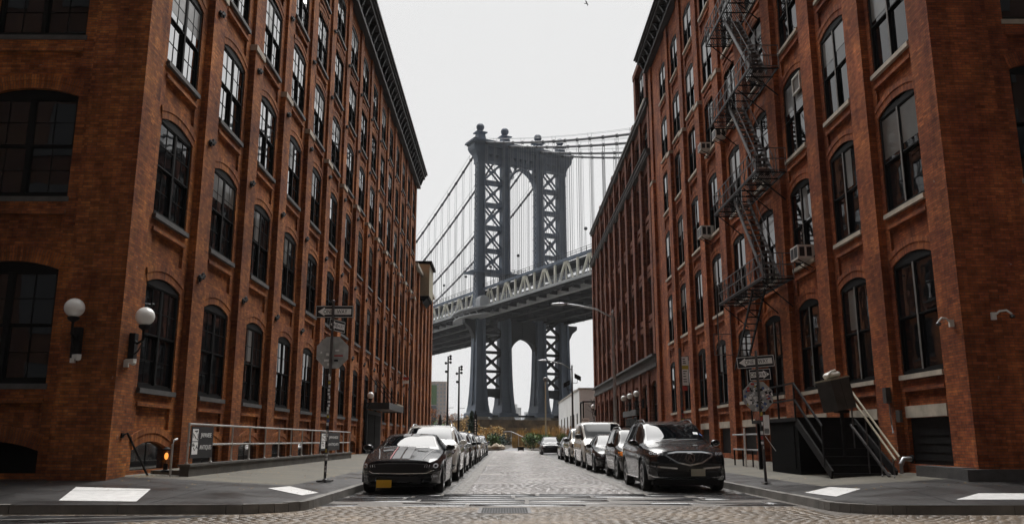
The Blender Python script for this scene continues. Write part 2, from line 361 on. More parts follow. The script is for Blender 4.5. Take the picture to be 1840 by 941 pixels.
# asphalt with the old curved rail tracks at the left of the crossing
a = MB(); a.quad((-14, 10.6, -.0015), (-1.6, 10.6, -.0015), (-4.62, 14.3, -.0015), (-45, 14.3, -.0015), (-45, 10.6, -.0015)); struct(a, 'asphalt_patch', 'asphalt')
a = MB(); a.quad((14.02, 5, -.0015), (45, 5, -.0015), (45, 14.2, -.0015), (14.02, 14.2, -.0015)); struct(a, 'asphalt_patch', 'asphalt')
for k, (p0, p1, p2) in enumerate((((-12, 11.6), (-9.3, 13.3), (-5.2, 14.15)), ((-10.5, 11.2), (-7.6, 12.7), (-4.9, 13.6)), ((-14, 12.4), (-11, 13.6), (-8, 14.05)))):
    a = MB(); pts = []
    for i in range(15):
        t = i/14; pts.append(((1-t)**2*p0[0]+2*t*(1-t)*p1[0]+t*t*p2[0], (1-t)**2*p0[1]+2*t*(1-t)*p1[1]+t*t*p2[1]))
    for (xa, ya), (xb, yb) in zip(pts, pts[1:]):
        d = Vector((xb-xa, yb-ya)).normalized()*.045; a.quad((xa+d.y, ya-d.x, .003), (xb+d.y, yb-d.x, .003), (xb-d.y, yb+d.x, .003), (xa-d.y, ya+d.x, .003))
    struct(a, 'track_rail', 'kerb_stone')
# sidewalks
def zside(d): return .15+.27*max(0, min(1, d/4.9))
def sidewalk(sgn, kx, wallx, ky, r, far, front):
    ys = [ky+r*(1-cos(t*pi/16)) for t in range(9)]+[ky+r+.5*i for i in range(1, 9)]+[ky+r+5+3*i for i in range(0, 28)]
    ys = [y for y in ys if y < 102.5]+[102.5]
    def xk(y): return kx if y >= ky+r else kx+sgn*(r-sqrt(max(0, r*r-(ky+r-y)**2)))
    zf = lambda x, y: zside(min(abs(x-xk(y)), y-ky))
    dark = MB(); lite = MB()
    offs = [.16, .5, .9, 1.3, 2, 3, 4, 5, 5.6, 8, 14, 25, 40]
    for y0, y1 in zip(ys, ys[1:]):
        for o0, o1 in zip(offs, offs[1:]):
            if y0 > 30 and o0 > 5.5: continue
            p = [(xk(y0)+sgn*o0, y0), (xk(y0)+sgn*o1, y0), (xk(y1)+sgn*o1, y1), (xk(y1)+sgn*o0, y1)]
            (lite if (y0 >= 18.8 and o0 >= 1.25) else dark).quad(*[(x, y, zf(x, y)) for x, y in p])
    struct(dark, 'sidewalk', 'pavement'); struct(lite, 'sidewalk', 'concrete')
    k = MB(); path = [(kx, y) for y in np.arange(102, ky+r, -1.8)]+[(kx+sgn*r-sgn*r*cos(t), ky+r-r*sin(t)) for t in np.linspace(0, pi/2, 8)]+[(kx+sgn*(r+i*1.8), ky) for i in range(1, 22)]
    for (xa, ya), (xb, yb) in zip(path, path[1:]):
        d = Vector((xb-xa, yb-ya)); L_ = d.length; d = d/L_; nn = Vector((d.y, -d.x)) * (1 if sgn < 0 else -1)
        # inward side
        q = [(xa+d.x*.006, ya+d.y*.006), (xb-d.x*.006, yb-d.y*.006)]
        dz = random.uniform(-.006, .006); a0, b0 = q
        w_ = .17
        k.add([(a0[0], a0[1], -.05), (b0[0], b0[1], -.05), (b0[0]+nn.x*w_, b0[1]+nn.y*w_, -.05), (a0[0]+nn.x*w_, a0[1]+nn.y*w_, -.05),
               (a0[0]+nn.x*.012, a0[1]+nn.y*.012, .152+dz), (b0[0]+nn.x*.012, b0[1]+nn.y*.012, .152+dz), (b0[0]+nn.x*w_, b0[1]+nn.y*w_, .156+dz), (a0[0]+nn.x*w_, a0[1]+nn.y*w_, .156+dz)],
              [(0,3,2,1),(4,5,6,7),(0,1,5,4),(1,2,6,5),(2,3,7,6),(3,0,4,7)])
    struct(k, 'kerb', 'kerb_stone')
    # joints in the paving flags
    jn = MB()
    for y in np.arange(19.5, 60, 1.5):
        x0, x1 = sorted((kx+sgn*1.3, kx+sgn*4.9)); jn.quad((x0, y, zf(x0, y)+.004), (x1, y, zf(x1, y)+.004), (x1, y+.02, zf(x1, y)+.004), (x0, y+.02, zf(x0, y)+.004))
    struct(jn, 'pavement_joints', 'joint')
sidewalk(-1, KL, -8.85, 14.5, 1.2, 102, 18.4)
sidewalk(1, KR, 10.45, 14.3, 1.0, 102, 18.2)
def pad(pts, z): m = MB(); m.quad(*[(x, y, z+dz) for (x, y, dz) in pts]); struct(m, 'kerb_ramp_pad', 'white_paint')
pad([(-7.72, 15.06, .035), (-8.5, 17.19, .15), (-6.87, 16.83, .13), (-6.32, 14.92, .028)], .15)
pad([(-4.88, 17.82, .09), (-4.67, 18.78, .08), (-3.75, 17.46, .022), (-3.86, 16.5, .03)], .15)
pad([(6.02, 17.3, .028), (6.95, 18.4, .08), (7.2, 17.4, .095), (6.15, 16.0, .035)], .15)
pad([(7.85, 15.0, .046), (8.75, 15.9, .096), (12.0, 15.9, .096), (11.1, 15.0, .046)], .15)
gr = thing('drain_grate', 'dark iron drain grate set in the paving in the middle of the crossing', 'grate', (0, 15.25, 0))
m = MB(); m.box(-.46, 14.62, -.04, .46, 14.68, .004); m.box(-.46, 15.84, -.04, .46, 15.9, .004); m.box(-.46, 14.68, -.04, -.4, 15.84, .004); m.box(.4, 14.68, -.04, .46, 15.84, .004); m.build('frame', 'iron_light', gr)
m = MB()
for i in range(17): x = -.385+i*.048; m.box(x-.012, 14.68, -.04, x+.012, 15.84, .002)
m.build('bars', 'iron', gr)
m = MB(); m.box(-.4, 14.68, -.3, .4, 15.84, -.001); m.build('sump_shade', 'ink', gr)  # black fill just under the bar tops, standing in for the shaded pit

# ------------------------------------------------------------------ brick buildings
def TL(xp): return lambda u, d, z: (xp+d, u, z)         # wall facing +X
def TR(xp): return lambda u, d, z: (xp-d, u, z)         # wall facing -X
def TF(yp): return lambda u, d, z: (u, yp-d, z)         # wall facing the cross street (-Y)
ROT = {'L': pi/2, 'R': -pi/2, 'F': 0}
def tbox(m, T, u0, u1, d0, d1, z0, z1, mi=0):
    a = T(u0, d0, z0); b = T(u1, d1, z1); m.box(min(a[0], b[0]), min(a[1], b[1]), z0, max(a[0], b[0]), max(a[1], b[1]), z1, mi)
def cell(m, T, u0, u1, z0, z1, a, b, c, e, rise, depth=.28, panel=None, ring=True, nseg=8):
    """one bay of one storey: brick round an opening a..b, c..e(+rise) with its reveals, arch ring and sunk panel under the sill"""
    uc = (a+b)/2; hw = (b-a)/2
    arc = [(uc-hw*cos(pi*i/nseg), e+rise*sin(pi*i/nseg)) for i in range(nseg+1)]
    if rise <= 0: arc = [(a, e), (b, e)]
    else:
        R = (hw*hw+rise*rise)/(2*rise); arc = []
        for i in range(nseg+1):
            x = -hw+2*hw*i/nseg; arc.append((uc+x, e+rise-R+sqrt(R*R-x*x)))
    q = lambda *p: m.quad(*[T(u, d, z) for u, d, z in p])
    q((u0, 0, c), (a, 0, c), (a, 0, z1), (u0, 0, z1)); q((b, 0, c), (u1, 0, c), (u1, 0, z1), (b, 0, z1))
    for (x0, y0), (x1, y1) in zip(arc, arc[1:]): q((x0, 0, y0), (x1, 0, y1), (x1, 0, z1), (x0, 0, z1))
    if panel:
        p0, p1 = c-panel[0], c-panel[1]; pa, pb = a+.05, b-.05; pd = -.07
        q((u0, 0, p0), (u1, 0, p0), (u1, 0, c), (u0, 0, c)); q((u0, 0, z0), (u1, 0, z0), (u1, 0, p1), (u0, 0, p1))
        q((u0, 0, p1), (pa, 0, p1), (pa, 0, p0), (u0, 0, p0)); q((pb, 0, p1), (u1, 0, p1), (u1, 0, p0), (pb, 0, p0))
        q((pa, pd, p1), (pb, pd, p1), (pb, pd, p0), (pa, pd, p0))
        q((pa, 0, p1), (pb, 0, p1), (pb, pd, p1), (pa, pd, p1)); q((pa, 0, p0), (pb, 0, p0), (pb, pd, p0), (pa, pd, p0))
        q((pa, 0, p1), (pa, 0, p0), (pa, pd, p0), (pa, pd, p1)); q((pb, 0, p1), (pb, 0, p0), (pb, pd, p0), (pb, pd, p1))
        tbox(m, T, a, b, .001, .05, p0+.001, p0+.09)
    else: q((u0, 0, z0), (u1, 0, z0), (u1, 0, c), (u0, 0, c))
    dd = -depth
    q((a, 0, c), (a, 0, arc[0][1]), (a, dd, arc[0][1]), (a, dd, c)); q((b, 0, c), (b, 0, arc[-1][1]), (b, dd, arc[-1][1]), (b, dd, c)); q((a, 0, c), (b, 0, c), (b, dd, c), (a, dd, c))
    for (x0, y0), (x1, y1) in zip(arc, arc[1:]): q((x0, 0, y0), (x1, 0, y1), (x1, dd, y1), (x0, dd, y0))
    if ring and rise > 0:
        for k, (r0, r1, pr) in enumerate(((0, .2, .018), (.2, .34, .036))):
            o = [(uc+(x-uc)*(1+.0*k), y) for x, y in arc]
            for i, ((x0, y0), (x1, y1)) in enumerate(zip(arc, arc[1:])):
                def nrm(x, y): v = Vector((x-uc, y-(e+rise-R))).normalized(); return v
                n0, n1 = nrm(x0, y0), nrm(x1, y1)
                A, B = (x0+n0.x*r0, y0+n0.y*r0), (x1+n1.x*r0, y1+n1.y*r0); C, D = (x1+n1.x*r1, y1+n1.y*r1), (x0+n0.x*r1, y0+n0.y*r1)
                ua, ub = i*.3, (i+1)*.3
                m.quad(T(A[0], pr, A[1]), T(B[0], pr, B[1]), T(C[0], pr, C[1]), T(D[0], pr, D[1]), uv=[(0, ua), (0, ub), (.2, ub), (.2, ua)])
                m.quad(T(D[0], pr, D[1]), T(C[0], pr, C[1]), T(C[0], 0, C[1]), T(D[0], 0, D[1]))
                if k == 0: m.quad(T(A[0], pr, A[1]), T(B[0], pr, B[1]), T(B[0], 0, B[1]), T(A[0], 0, A[1]))
                else: m.quad(T(A[0], pr, A[1]), T(B[0], pr, B[1]), T(B[0], .018, B[1]), T(A[0], .018, A[1]))
WPROTO = {}
def window_proto(key, W, H, rise, style):
    """frame, panes (sub-part) and sill (sub-part) of one window; origin at the middle of the sill, facing -Y"""
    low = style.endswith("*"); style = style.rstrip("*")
    def arcz(x): 
        if rise <= 0: return H
        R = (W*W/4+rise*rise)/(2*rise); return H+rise-R+sqrt(max(0, R*R-x*x))
    f = MB(); hw = W/2; t = .055
    f.box(-hw, -.02, 0, -hw+t, .09, arcz(-hw+t)); f.box(hw-t, -.02, 0, hw, .09, arcz(hw-t)); f.box(-hw+t, -.05, 0, hw-t, .09, .1)
    # solid head board following the arch
    n = 10; top = H-.05
    pts = [(-hw+t, top)]+[(x, arcz(x)) for x in np.linspace(-hw+t, hw-t, n)]+[(hw-t, top)]
    f.prism(pts, -.04, .08)
    mw = .10
    nb = 2
    if style == 'single': nb = 1
    bays = []
    iw = hw-t
    if nb == 2:
        f.box(-mw/2, -.028, .1, mw/2, .09, top); bays = [(-iw, -mw/2), (mw/2, iw)]
    else: bays = [(-iw, iw)]
    mid = .1+(top-.1)*.5
    p = MB()
    for (x0, x1) in bays:
        for k, (z0, z1, y) in enumerate(((mid, top, -.005), (.1, mid, .045))):
            s = .036
            f.box(x0, y-.012, z0, x0+s, y+.02, z1); f.box(x1-s, y-.012, z0, x1, y+.02, z1); f.box(x0+s, y-.02, z0, x1-s, y+.02, z0+s+.01*k); f.box(x0+s, y-.02, z1-s, x1-s, y+.02, z1)
            gx, gz = {'muntin': (2, 2), 'pale': (1, 1), 'single': (2, 2), 'plain': (1, 1)}[style]
            for i in range(1, gx): x = x0+(x1-x0)*i/gx; f.box(x-.011, y-.006, z0+s, x+.011, y+.006, z1-s)
            for i in range(1, gz): z = z0+(z1-z0)*i/gz; f.box(x0+s, y-.005, z-.011, x1-s, y+.005, z+.011)
            rz = random.uniform(-.006, .006); ry = random.uniform(-.008, .008)
            p.quad((x0+s, y+.008-rz, z0+s-.01), (x1-s, y+.008+rz, z0+s-.01), (x1-s, y+.008+rz+ry, z1-s+.01), (x0+s, y+.008-rz+ry, z1-s+.01))
    bk = MB(); 
    fo = f.build('window', 'frame_black' if style != 'pale' else 'frame_black', None)
    if style == 'pale':
        mm = MB(); mm.box(-.04, -.04, .1, .04, -.029, top); c = mm.build('mullion', 'frame_grey'); c.parent = fo
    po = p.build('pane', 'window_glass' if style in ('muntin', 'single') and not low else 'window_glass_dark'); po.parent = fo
    return fo
def sill_mb(W, mat, d=.34, h=.17):
    s = MB(); s.box(-W/2-.04, -.15, -.12, W/2+.04, .02, .0); return s
def unlink(o):
    for c in list(o.children): unlink(c)
    COL.objects.unlink(o)
def place_window(bld, side, T, uc, z, W, H, rise, style, depth=.24, sillmat='stone_dark', sub='', single=None):
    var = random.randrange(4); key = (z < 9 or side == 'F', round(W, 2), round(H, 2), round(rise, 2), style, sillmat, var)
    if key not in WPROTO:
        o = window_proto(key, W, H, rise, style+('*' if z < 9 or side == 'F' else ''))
        if sillmat: s = sill_mb(W, sillmat).build('sill', sillmat); s.parent = o
        if var == 1 and style != 'single':      # a drawn roller blind or part-open shade seen in the glass
            c = MB(); zz = H*random.uniform(.55, .75); c.box(-W/2+.1, -.004, zz, -.1, -.002, H-.1); c.box(.1, -.004, zz+.1, W/2-.1, -.002, H-.1); cu = c.build('blind', 'blind'); cu.parent = o
        if var == 3 and style in ('pale', 'muntin'):
            c = MB(); a_ = random.choice((-1, 1)); x_ = sorted((a_*.1, a_*(W/2-.45))); c.box(x_[0], -.004 , H*.55, x_[1], -.002, H-.1); cu = c.build('blind', 'blind'); cu.parent = o
        if var == 2 and style in ('muntin', 'pale', 'plain'):
            pass
        WPROTO[key] = o; unlink(o)
    o = copy_tree(WPROTO[key], bld); o.location = Vector(T(uc, -depth, z))-WL[bld.name]; o.rotation_euler = (0, 0, ROT[side]); return o
def anchor_mesh():
    m = MB()
    for s in (-1, 1):
        m.lathe([(.001, -.05), (.11, -.045), (.13, 0), (.09, .03), (.001, .04)], (s*.14, 0, s*.06), 8, axis='y')
    m.bar((-.2, -.04, -.08), (.2, -.04, .08), .1, .07)
    return m
def bays_facade(bld, side, T, floors, wins, edges, ztop, pil, pmat, sillmat, style, pd=(.35, .22), zcap=None, base=0, ush=0, basement=None, pz0=.0, wstyle2=None, skip=(), anchors=False, walls=None, panel=(.42, 1.0), rise=.2, capmat='stone_trim', depth=.28):
    """floors: [(sill, spring)], wins: [(u0,u1)], edges: limits of the wall in u"""
    m = MB(); P = MB(); capm = MB(); cuts = [edges[0]]+[(a[1]+b[0])/2 for a, b in zip(wins, wins[1:])]+[edges[1]]
    zl = [base]+[ (floors[i][1]+rise+floors[i+1][0]-1.05)/2+.35 if panel is None else floors[i+1][0]-1.15 for i in range(len(floors)-1)]+[ztop]
    for i, (a, b) in enumerate(wins):
        for k, (c, e) in enumerate(floors):
            z0, z1 = zl[k], zl[k+1]
            if (i, k) in skip: continue
            if k == 0 and basement:
                bc, be = basement[:2]; zm = (be+c)/2+.1 if panel is None else c-1.02
                zm = max(zm, be+.12+ (basement[2] if len(basement) > 2 else 0))
                cell(m, T, cuts[i], cuts[i+1], base, zm, a, b, bc, be, basement[2] if len(basement) > 2 else 0, depth, None, ring=len(basement) > 2)
                z0 = zm
                pn = (panel[0], min(panel[1], c-zm-.06)) if panel and c-zm > panel[0]+.3 else None
                cell(m, T, cuts[i], cuts[i+1], z0, z1, a, b, c, e, rise, depth, pn)
            else: cell(m, T, cuts[i], cuts[i+1], z0, z1, a, b, c, e, rise, depth, panel)
            place_window(bld, side, T, (a+b)/2, c, b-a, e-c, rise, style, depth-.075, sillmat)
    # pilasters, thicker below the stone caps
    cs = [edges[0]+pil/2]+cuts[1:-1]+[edges[1]-pil/2]
    for i, c in enumerate(cs):
        c = c+ush; w_ = pil; lo, hi = c-w_/2, c+w_/2
        if i == 0: lo, hi = edges[0], max(edges[0]+.3, min(wins[0][0]-.25, edges[0]+pil*1.0))
        P = MB()
        if zcap:
            tbox(P, T, lo, hi, -.01, pd[0], base, zcap); tbox(P, T, lo+.06, hi-.06, -.01, pd[1], zcap, ztop)
        else: tbox(P, T, lo, hi, -.01, pd[0], base, ztop)
        po = P.build('pilaster', pmat, bld)
        if zcap: capm = MB(); tbox(capm, T, lo-.03, hi+.03, .0, pd[0]+.05, zcap+.001, zcap+.2); capm.build('cap', capmat, po)
    wall = m.build('wall', pmat, bld)
    return cs
def cornice(bld, T, u0, u1, z0, z1, proj, mat, pitch=1.0, side=1):
    m = MB(); h = z1-z0
    tbox(m, T, u0, u1, -.02, .42, z0, z0+h*.16); tbox(m, T, u0, u1, -.02, .36, z0+h*.16, z0+h*.55)
    tbox(m, T, u0, u1, -.02, proj-.12, z0+h*.62, z0+h*.8); tbox(m, T, u0, u1, -.02, proj, z0+h*.8, z0+h*.9); tbox(m, T, u0, u1, -.02, proj+.12, z0+h*.9, z1)
    tbox(m, T, u0, u1, -.02, .45, z0+h*.55, z0+h*.62)
    o = m.build('cornice', mat, bld)
    n = int((u1-u0)/pitch)
    for i in range(n+1):
        u = u0+.3+i*(u1-u0-.6)/n
        pts = [(.36, z0+h*.18), (.5, z0+h*.2), (proj-.3, z0+h*.48), (proj-.18, z0+h*.615), (.36, z0+h*.615)]
        b = MB(); A = [T(u-.1, d_, z_) for d_, z_ in pts]; B = [T(u+.1, d_, z_) for d_, z_ in pts]; k = len(pts)
        b.add(A+B, [tuple(range(k))[::-1], tuple(range(k, 2*k))]+[(q, (q+1) % k, k+(q+1) % k, k+q) for q in range(k)])
        b.build('bracket', mat, o)

# ---- left warehouse
BL = thing('brick_warehouse', 'six-storey orange brick warehouse with black bracketed cornice, filling the left side of the street', 'building', (-8.85, 18.4, 0))
lw = [(20.0+3.95*i, 22.12+3.95*i) for i in range(15)]
LF = [(2.42, 4.98), (6.69, 9.16), (10.72, 13.2), (14.75, 17.2), (18.45, 20.85), (21.92, 24.25)]
T = TL(-8.7)
cs = bays_facade(BL, 'L', T, LF, lw, (18.42, 78.4), 25.3, .95, 'brick_left', 'stone_dark', 'muntin', pd=(.19, .11), zcap=14.2, basement=(.5, .98, .2), base=.1, depth=.13, ush=-.08)
m = MB(); T2 = TF(18.75)
cw = [(-12.15, -9.95), (-16.1, -13.9)]
bays_facade(BL, 'F', TF(18.6), LF, [(-16.3, -14.1), (-12.3, -10.1)], (-18.2, -8.75), 25.3, 1.0, 'brick_left', 'stone_dark', 'muntin', pd=(.18, .1), zcap=14.2, basement=(.5, .98, .2), base=.1, depth=.2)
m = MB(); m.box(-9.35, 18.4, .1, -8.485, 19.0, 14.2); m.box(-9.3, 18.47, 14.2, -8.565, 19.0, 25.3); m.build('corner_pier', 'brick_left', BL)
cornice(BL, T, 18.3, 78.6, 25.25, 26.75, .95, 'cornice_paint', 1.15)
cornice(BL, TF(18.6), -18.4, -8.3, 25.25, 26.75, .95, 'cornice_paint', 1.15)
m = MB(); m.box(-18.0, 18.95, .05, -9.1, 78.3, 26.2); m.build('roof_and_core', 'black_metal', BL)
m = MB(); m.box(-18.2, 78.3, 0, -8.7, 78.42, 26.0); m.build('end_wall', 'brick_left', BL)
anc = anchor_mesh().build('wall_anchor', 'iron', None); unlink(anc)
for i, c in enumerate(cs[1:-1]):
    for z in (5.65, 9.6, 13.65, 17.75, 21.3):
        o = anc.copy(); COL.objects.link(o); o.parent = BL; o.rotation_euler = (0, 0, pi/2); o.scale = (.85, .8, .85)
        o.location = Vector((-8.5+.02 if z < 14 else -8.58+.02, c-.08, z))-WL[BL.name]
# ---- lower wing beyond it
BW = thing('brick_wing', 'lower four-storey brick wing adjoining the far end of the tall warehouse on the left', 'building', (-8.85, 78.5, 0))
bays_facade(BW, 'L', TL(-8.75), LF[:4], [(79.4+3.8*i, 81.4+3.8*i) for i in range(5)], (78.5, 98.2), 17.6, 1.1, 'brick_left', 'stone_dark', 'muntin', pd=(.2, .2), base=.1, depth=.2)
m = MB(); m.box(-22, 78.5, .05, -9.2, 98.0, 17.5); m.build('core', 'brick_left', BW)
m = MB(); m.box(-9.3, 78.5, 17.55, -8.35, 98.3, 17.9); m.build('coping', 'stone', BW)
tb = thing('rooftop_box', 'tan boxed bay hanging off the top of the far left brick wall', 'box', (-8.75, 86, 16.3))
m = MB(); m.box(-9.9, 84.0, 15.6, -7.75, 88.3, 18.9); m.build('box_body', 'tan_box', tb)
m = MB(); m.box(-10.1, 83.7, 18.9, -7.5, 88.6, 19.15); m.build('box_roof', 'black_metal', tb)
m = MB(); m.prism([(-8.4, 14.9), (-7.75, 15.6), (-8.4, 15.6)], 84.1, 88.2); m.box(-9.9, 84.05, 15.35, -7.8, 88.25, 15.59); m.build('bracket', 'black_metal', tb)

# ---- right warehouse
BR = thing('brick_warehouse', 'six-storey red brick warehouse with iron fire escape on the right corner', 'building', (10.45, 18.2, 0))
fe = [21.66, 25.2, 28.95, 32.8, 36.66, 40.6, 44.5, 48.3, 52.1]; ww = [2.1, 1.95, 2.0, 2.0, 1.95, 1.95, 1.95, 1.95, 1.95]
RF = [(2.83, 5.68), (7.12, 9.85), (11.13, 13.9), (15.40, 17.9), (19.0, 21.5), (23.0, 25.2)]
rw = [(a-b, a) for a, b in zip(fe, ww)]
T = TR(10.3)
rcs = bays_facade(BR, 'R', T, RF, rw, (18.22, 55.7), 27.0, 1.0, 'brick_right', 'stone_trim', 'pale', pd=(.2, .12), zcap=18.4, basement=(.62, 1.75), base=.1, depth=.13, ush=-.08)
bays_facade(BR, 'F', TF(18.4), RF, [(12.0, 14.2), (16.1, 18.3)], (10.5, 20.4), 27.0, 1.0, 'brick_right', 'stone_trim', 'pale', pd=(.18, .1), zcap=18.4, basement=(.62, 1.75), base=.1, depth=.2)
m = MB(); m.box(10.085, 18.2, .1, 11.25, 18.9, 18.4); m.box(10.165, 18.27, 18.4, 11.2, 18.9, 27.0); m.build('corner_pier', 'brick_right', BR)
cornice(BR, T, 18.1, 55.8, 26.95, 28.0, .95, 'cornice_paint', 1.15)
cornice(BR, TF(18.4), 9.9, 20.4, 26.95, 28.0, .95, 'cornice_paint', 1.15)
m = MB(); m.box(10.7, 18.8, .05, 20.2, 55.6, 27.6); m.build('roof_and_core', 'black_metal', BR)
m = MB(); m.box(10.3, 55.6, 0, 20.4, 55.7, 27.9); m.build('end_wall', 'brick_right', BR)
m = MB(); m.box(10.3, 47.3, 27.6, 14, 50.6, 32.5); m.box(10.5, 51.2, 27.6, 13, 53.0, 30.6); m.build('roof_bulkhead', 'brick_far', BR)
for a, b in rw: m = MB(); m.box(10.26, a+.03, 1.76, 10.3, b-.03, 2.05); m.build('basement_lintel', 'stone_trim', BR)
m = MB(); m.box(9.75, 18.3, .05, 10.095, 20.3, .62); m.box(9.72, 17.98, .05, 13.5, 18.3, .6); m.build('plinth', 'stone_dark', BR)
# basement shutters
for k, (a, b) in enumerate(rw):
    m = MB(); m.box(10.4, a-.02, .6, 10.5, b+.02, 1.77)
    for q in range(5): z = .72+q*.2; m.box(10.38, a+.04, z, 10.399, b-.04, z+.03)
    m.build('basement_shutter', 'iron', BR)
for k, (a, b) in enumerate(lw):
    m = MB(); m.box(-8.9, a-.02, .48, -8.8, b+.02, 1.2); m.box(-8.799, (a+b)/2-.03, .5, -8.78, (a+b)/2+.03, 1.18); m.build('basement_window', 'lamp_housing', BL)
# ---- farther right warehouse
B2 = thing('brick_loft_building', 'darker brown-red brick loft building with two stone belt courses, farther down the right side', 'building', (10.3, 56, 0))
fw = [(56.9+3.82*i, 59.5+3.82*i) for i in range(10)]
T = TR(10.35)
bays_facade(B2, 'R', T, [(2.3, 4.95)], fw, (55.95, 95.6), 6.05, .75, 'brick_far', 'stone_trim', 'pale', pd=(.14, .14), base=.1, panel=None, rise=.3)
bays_facade(B2, 'R', T, [(6.95, 9.0), (9.95, 12.6), (13.5, 16.1), (17.1, 20.3)], [(a+.1, b-.1) for a, b in fw], (55.95, 95.6), 20.9, .95, 'brick_far', 'stone_trim', 'plain', pd=(.24, .24), base=7.0-.1, panel=(.42, .75), rise=.02)
bays_facade(B2, 'R', T, [(21.7, 23.75)], fw, (55.95, 95.6), 24.7, .7, 'brick_far', None, 'plain', pd=(.16, .16), base=21.35, panel=None, rise=.35)
m = MB()
for bc in (((6.05, 6.3, .25), (6.3, 6.75, .14), (6.75, 6.9, .5)), ((20.9, 21.05, .34), (21.05, 21.3, .42), (21.3, 21.36, .52)), ((24.7, 24.95, .3), (24.95, 25.15, .4))):
    m = MB()
    for z0, z1, p in bc: tbox(m, T, 55.9, 95.7, -.05, p, z0, z1)
    m.build('belt_course', 'stone_dark', B2)
m = MB(); m.box(11.0, 55.8, .05, 26, 95.5, 24.8); m.box(10.45, 95.5, .05, 26, 95.6, 24.8); m.build('core', 'brick_far', B2)
# taller bay next to the neighbour
m = MB(); tbox(m, T, 55.75, 56.5, .0, .34, 25.16, 29.0); tbox(m, T, 60.2, 61.0, .0, .34, 25.16, 29.0); tbox(m, T, 55.75, 61.0, -4, 0, 25.16, 28.6); tbox(m, T, 55.75, 61.0, -4, .4, 28.6, 29.05); m.build('raised_bay', 'brick_far', B2)
place_window(B2, 'R', T, 58.3, 25.6, 2.4, 2.3, .35, 'plain', -.12, 'stone_trim')
for u in (64.2, 77.5, 88): m = MB(); tbox(m, T, u, u+.9, -.9, 0, 25.16, 26.3); m.build('chimney', 'brick_far', B2)
dr = MB(); dr.box(10.25, 66.0, .42, 10.34, 71.9, 3.0); dr.box(10.1, 65.4, 3.1, 10.41, 72.5, 3.55); dr.build('entrance_surround', 'stone_dark', B2)
dr = MB(); dr.box(10.2, 66.3, .45, 10.245, 68.8, 2.9); dr.box(10.2, 69.1, .45, 10.245, 71.6, 2.9); dr.build('door', 'frame_black', B2)
# ---- unseen blocks across the cross street, added tall and dark to shade the facades
for nm, x0, x1, lab in (('shade_block', -40, -9.5, 'plain unseen brick block added behind the viewpoint to the left, to shade the facades'), ('shade_block', 10.5, 40, 'plain unseen brick block added behind the viewpoint to the right, to shade the facades')):
    b_ = thing(nm, lab, 'building', ((x0+x1)/2, -6, 0)); m = MB(); m.box(x0, -30, -.02, x1, -1.2, 40); m.build('wall', 'brick_behind', b_)
    wm = MB()
    for k in range(6):
        for i in range(7): u = x0+1.6+i*(x1-x0-3)/7; wm.box(u, -1.199, 2.2+4.1*k, u+2.1, -1.15, 4.9+4.1*k)
    wm.build('windows', 'lamp_housing', b_)

# ------------------------------------------------------------------ suspension bridge (local x across the deck, y along it)
BR_O = Vector((-7.74, 264, 0)); TH = radians(27.5)
BG = thing('suspension_bridge', 'blue-grey steel suspension bridge with latticed tower, crossing behind the end of the street', 'bridge', BR_O, TH)
WL[BG.name] = Vector((0, 0, 0))            # meshes of the bridge are written in its own frame
UC = (-.7, 8.5, 21.4, 30.3); UCAB = (0, 8.53, 20.73, 29.26)
tw = MB(); tw.box(-3, -2.2, 8.4, 32.8, 2.2, 8.9); tower = tw.build('tower', 'bridge_dark', BG); WL[tower.name] = Vector((0, 0, 0))
def loft(m, secs, mi=0):
    o = len(m.v)
    for (cx, hu, hw, z) in secs: m.v += [(cx-hu, -hw, z), (cx+hu, -hw, z), (cx+hu, hw, z), (cx-hu, hw, z)]
    for i in range(len(secs)-1):
        for j_ in range(4): m.f.append((o+4*i+j_, o+4*i+(j_+1) % 4, o+4*i+4+(j_+1) % 4, o+4*i+4+j_)); m.m.append(mi)
    m.f.append((o+3, o+2, o+1, o)); e = o+4*(len(secs)-1); m.f.append((e, e+1, e+2, e+3)); m.m += [mi, mi]
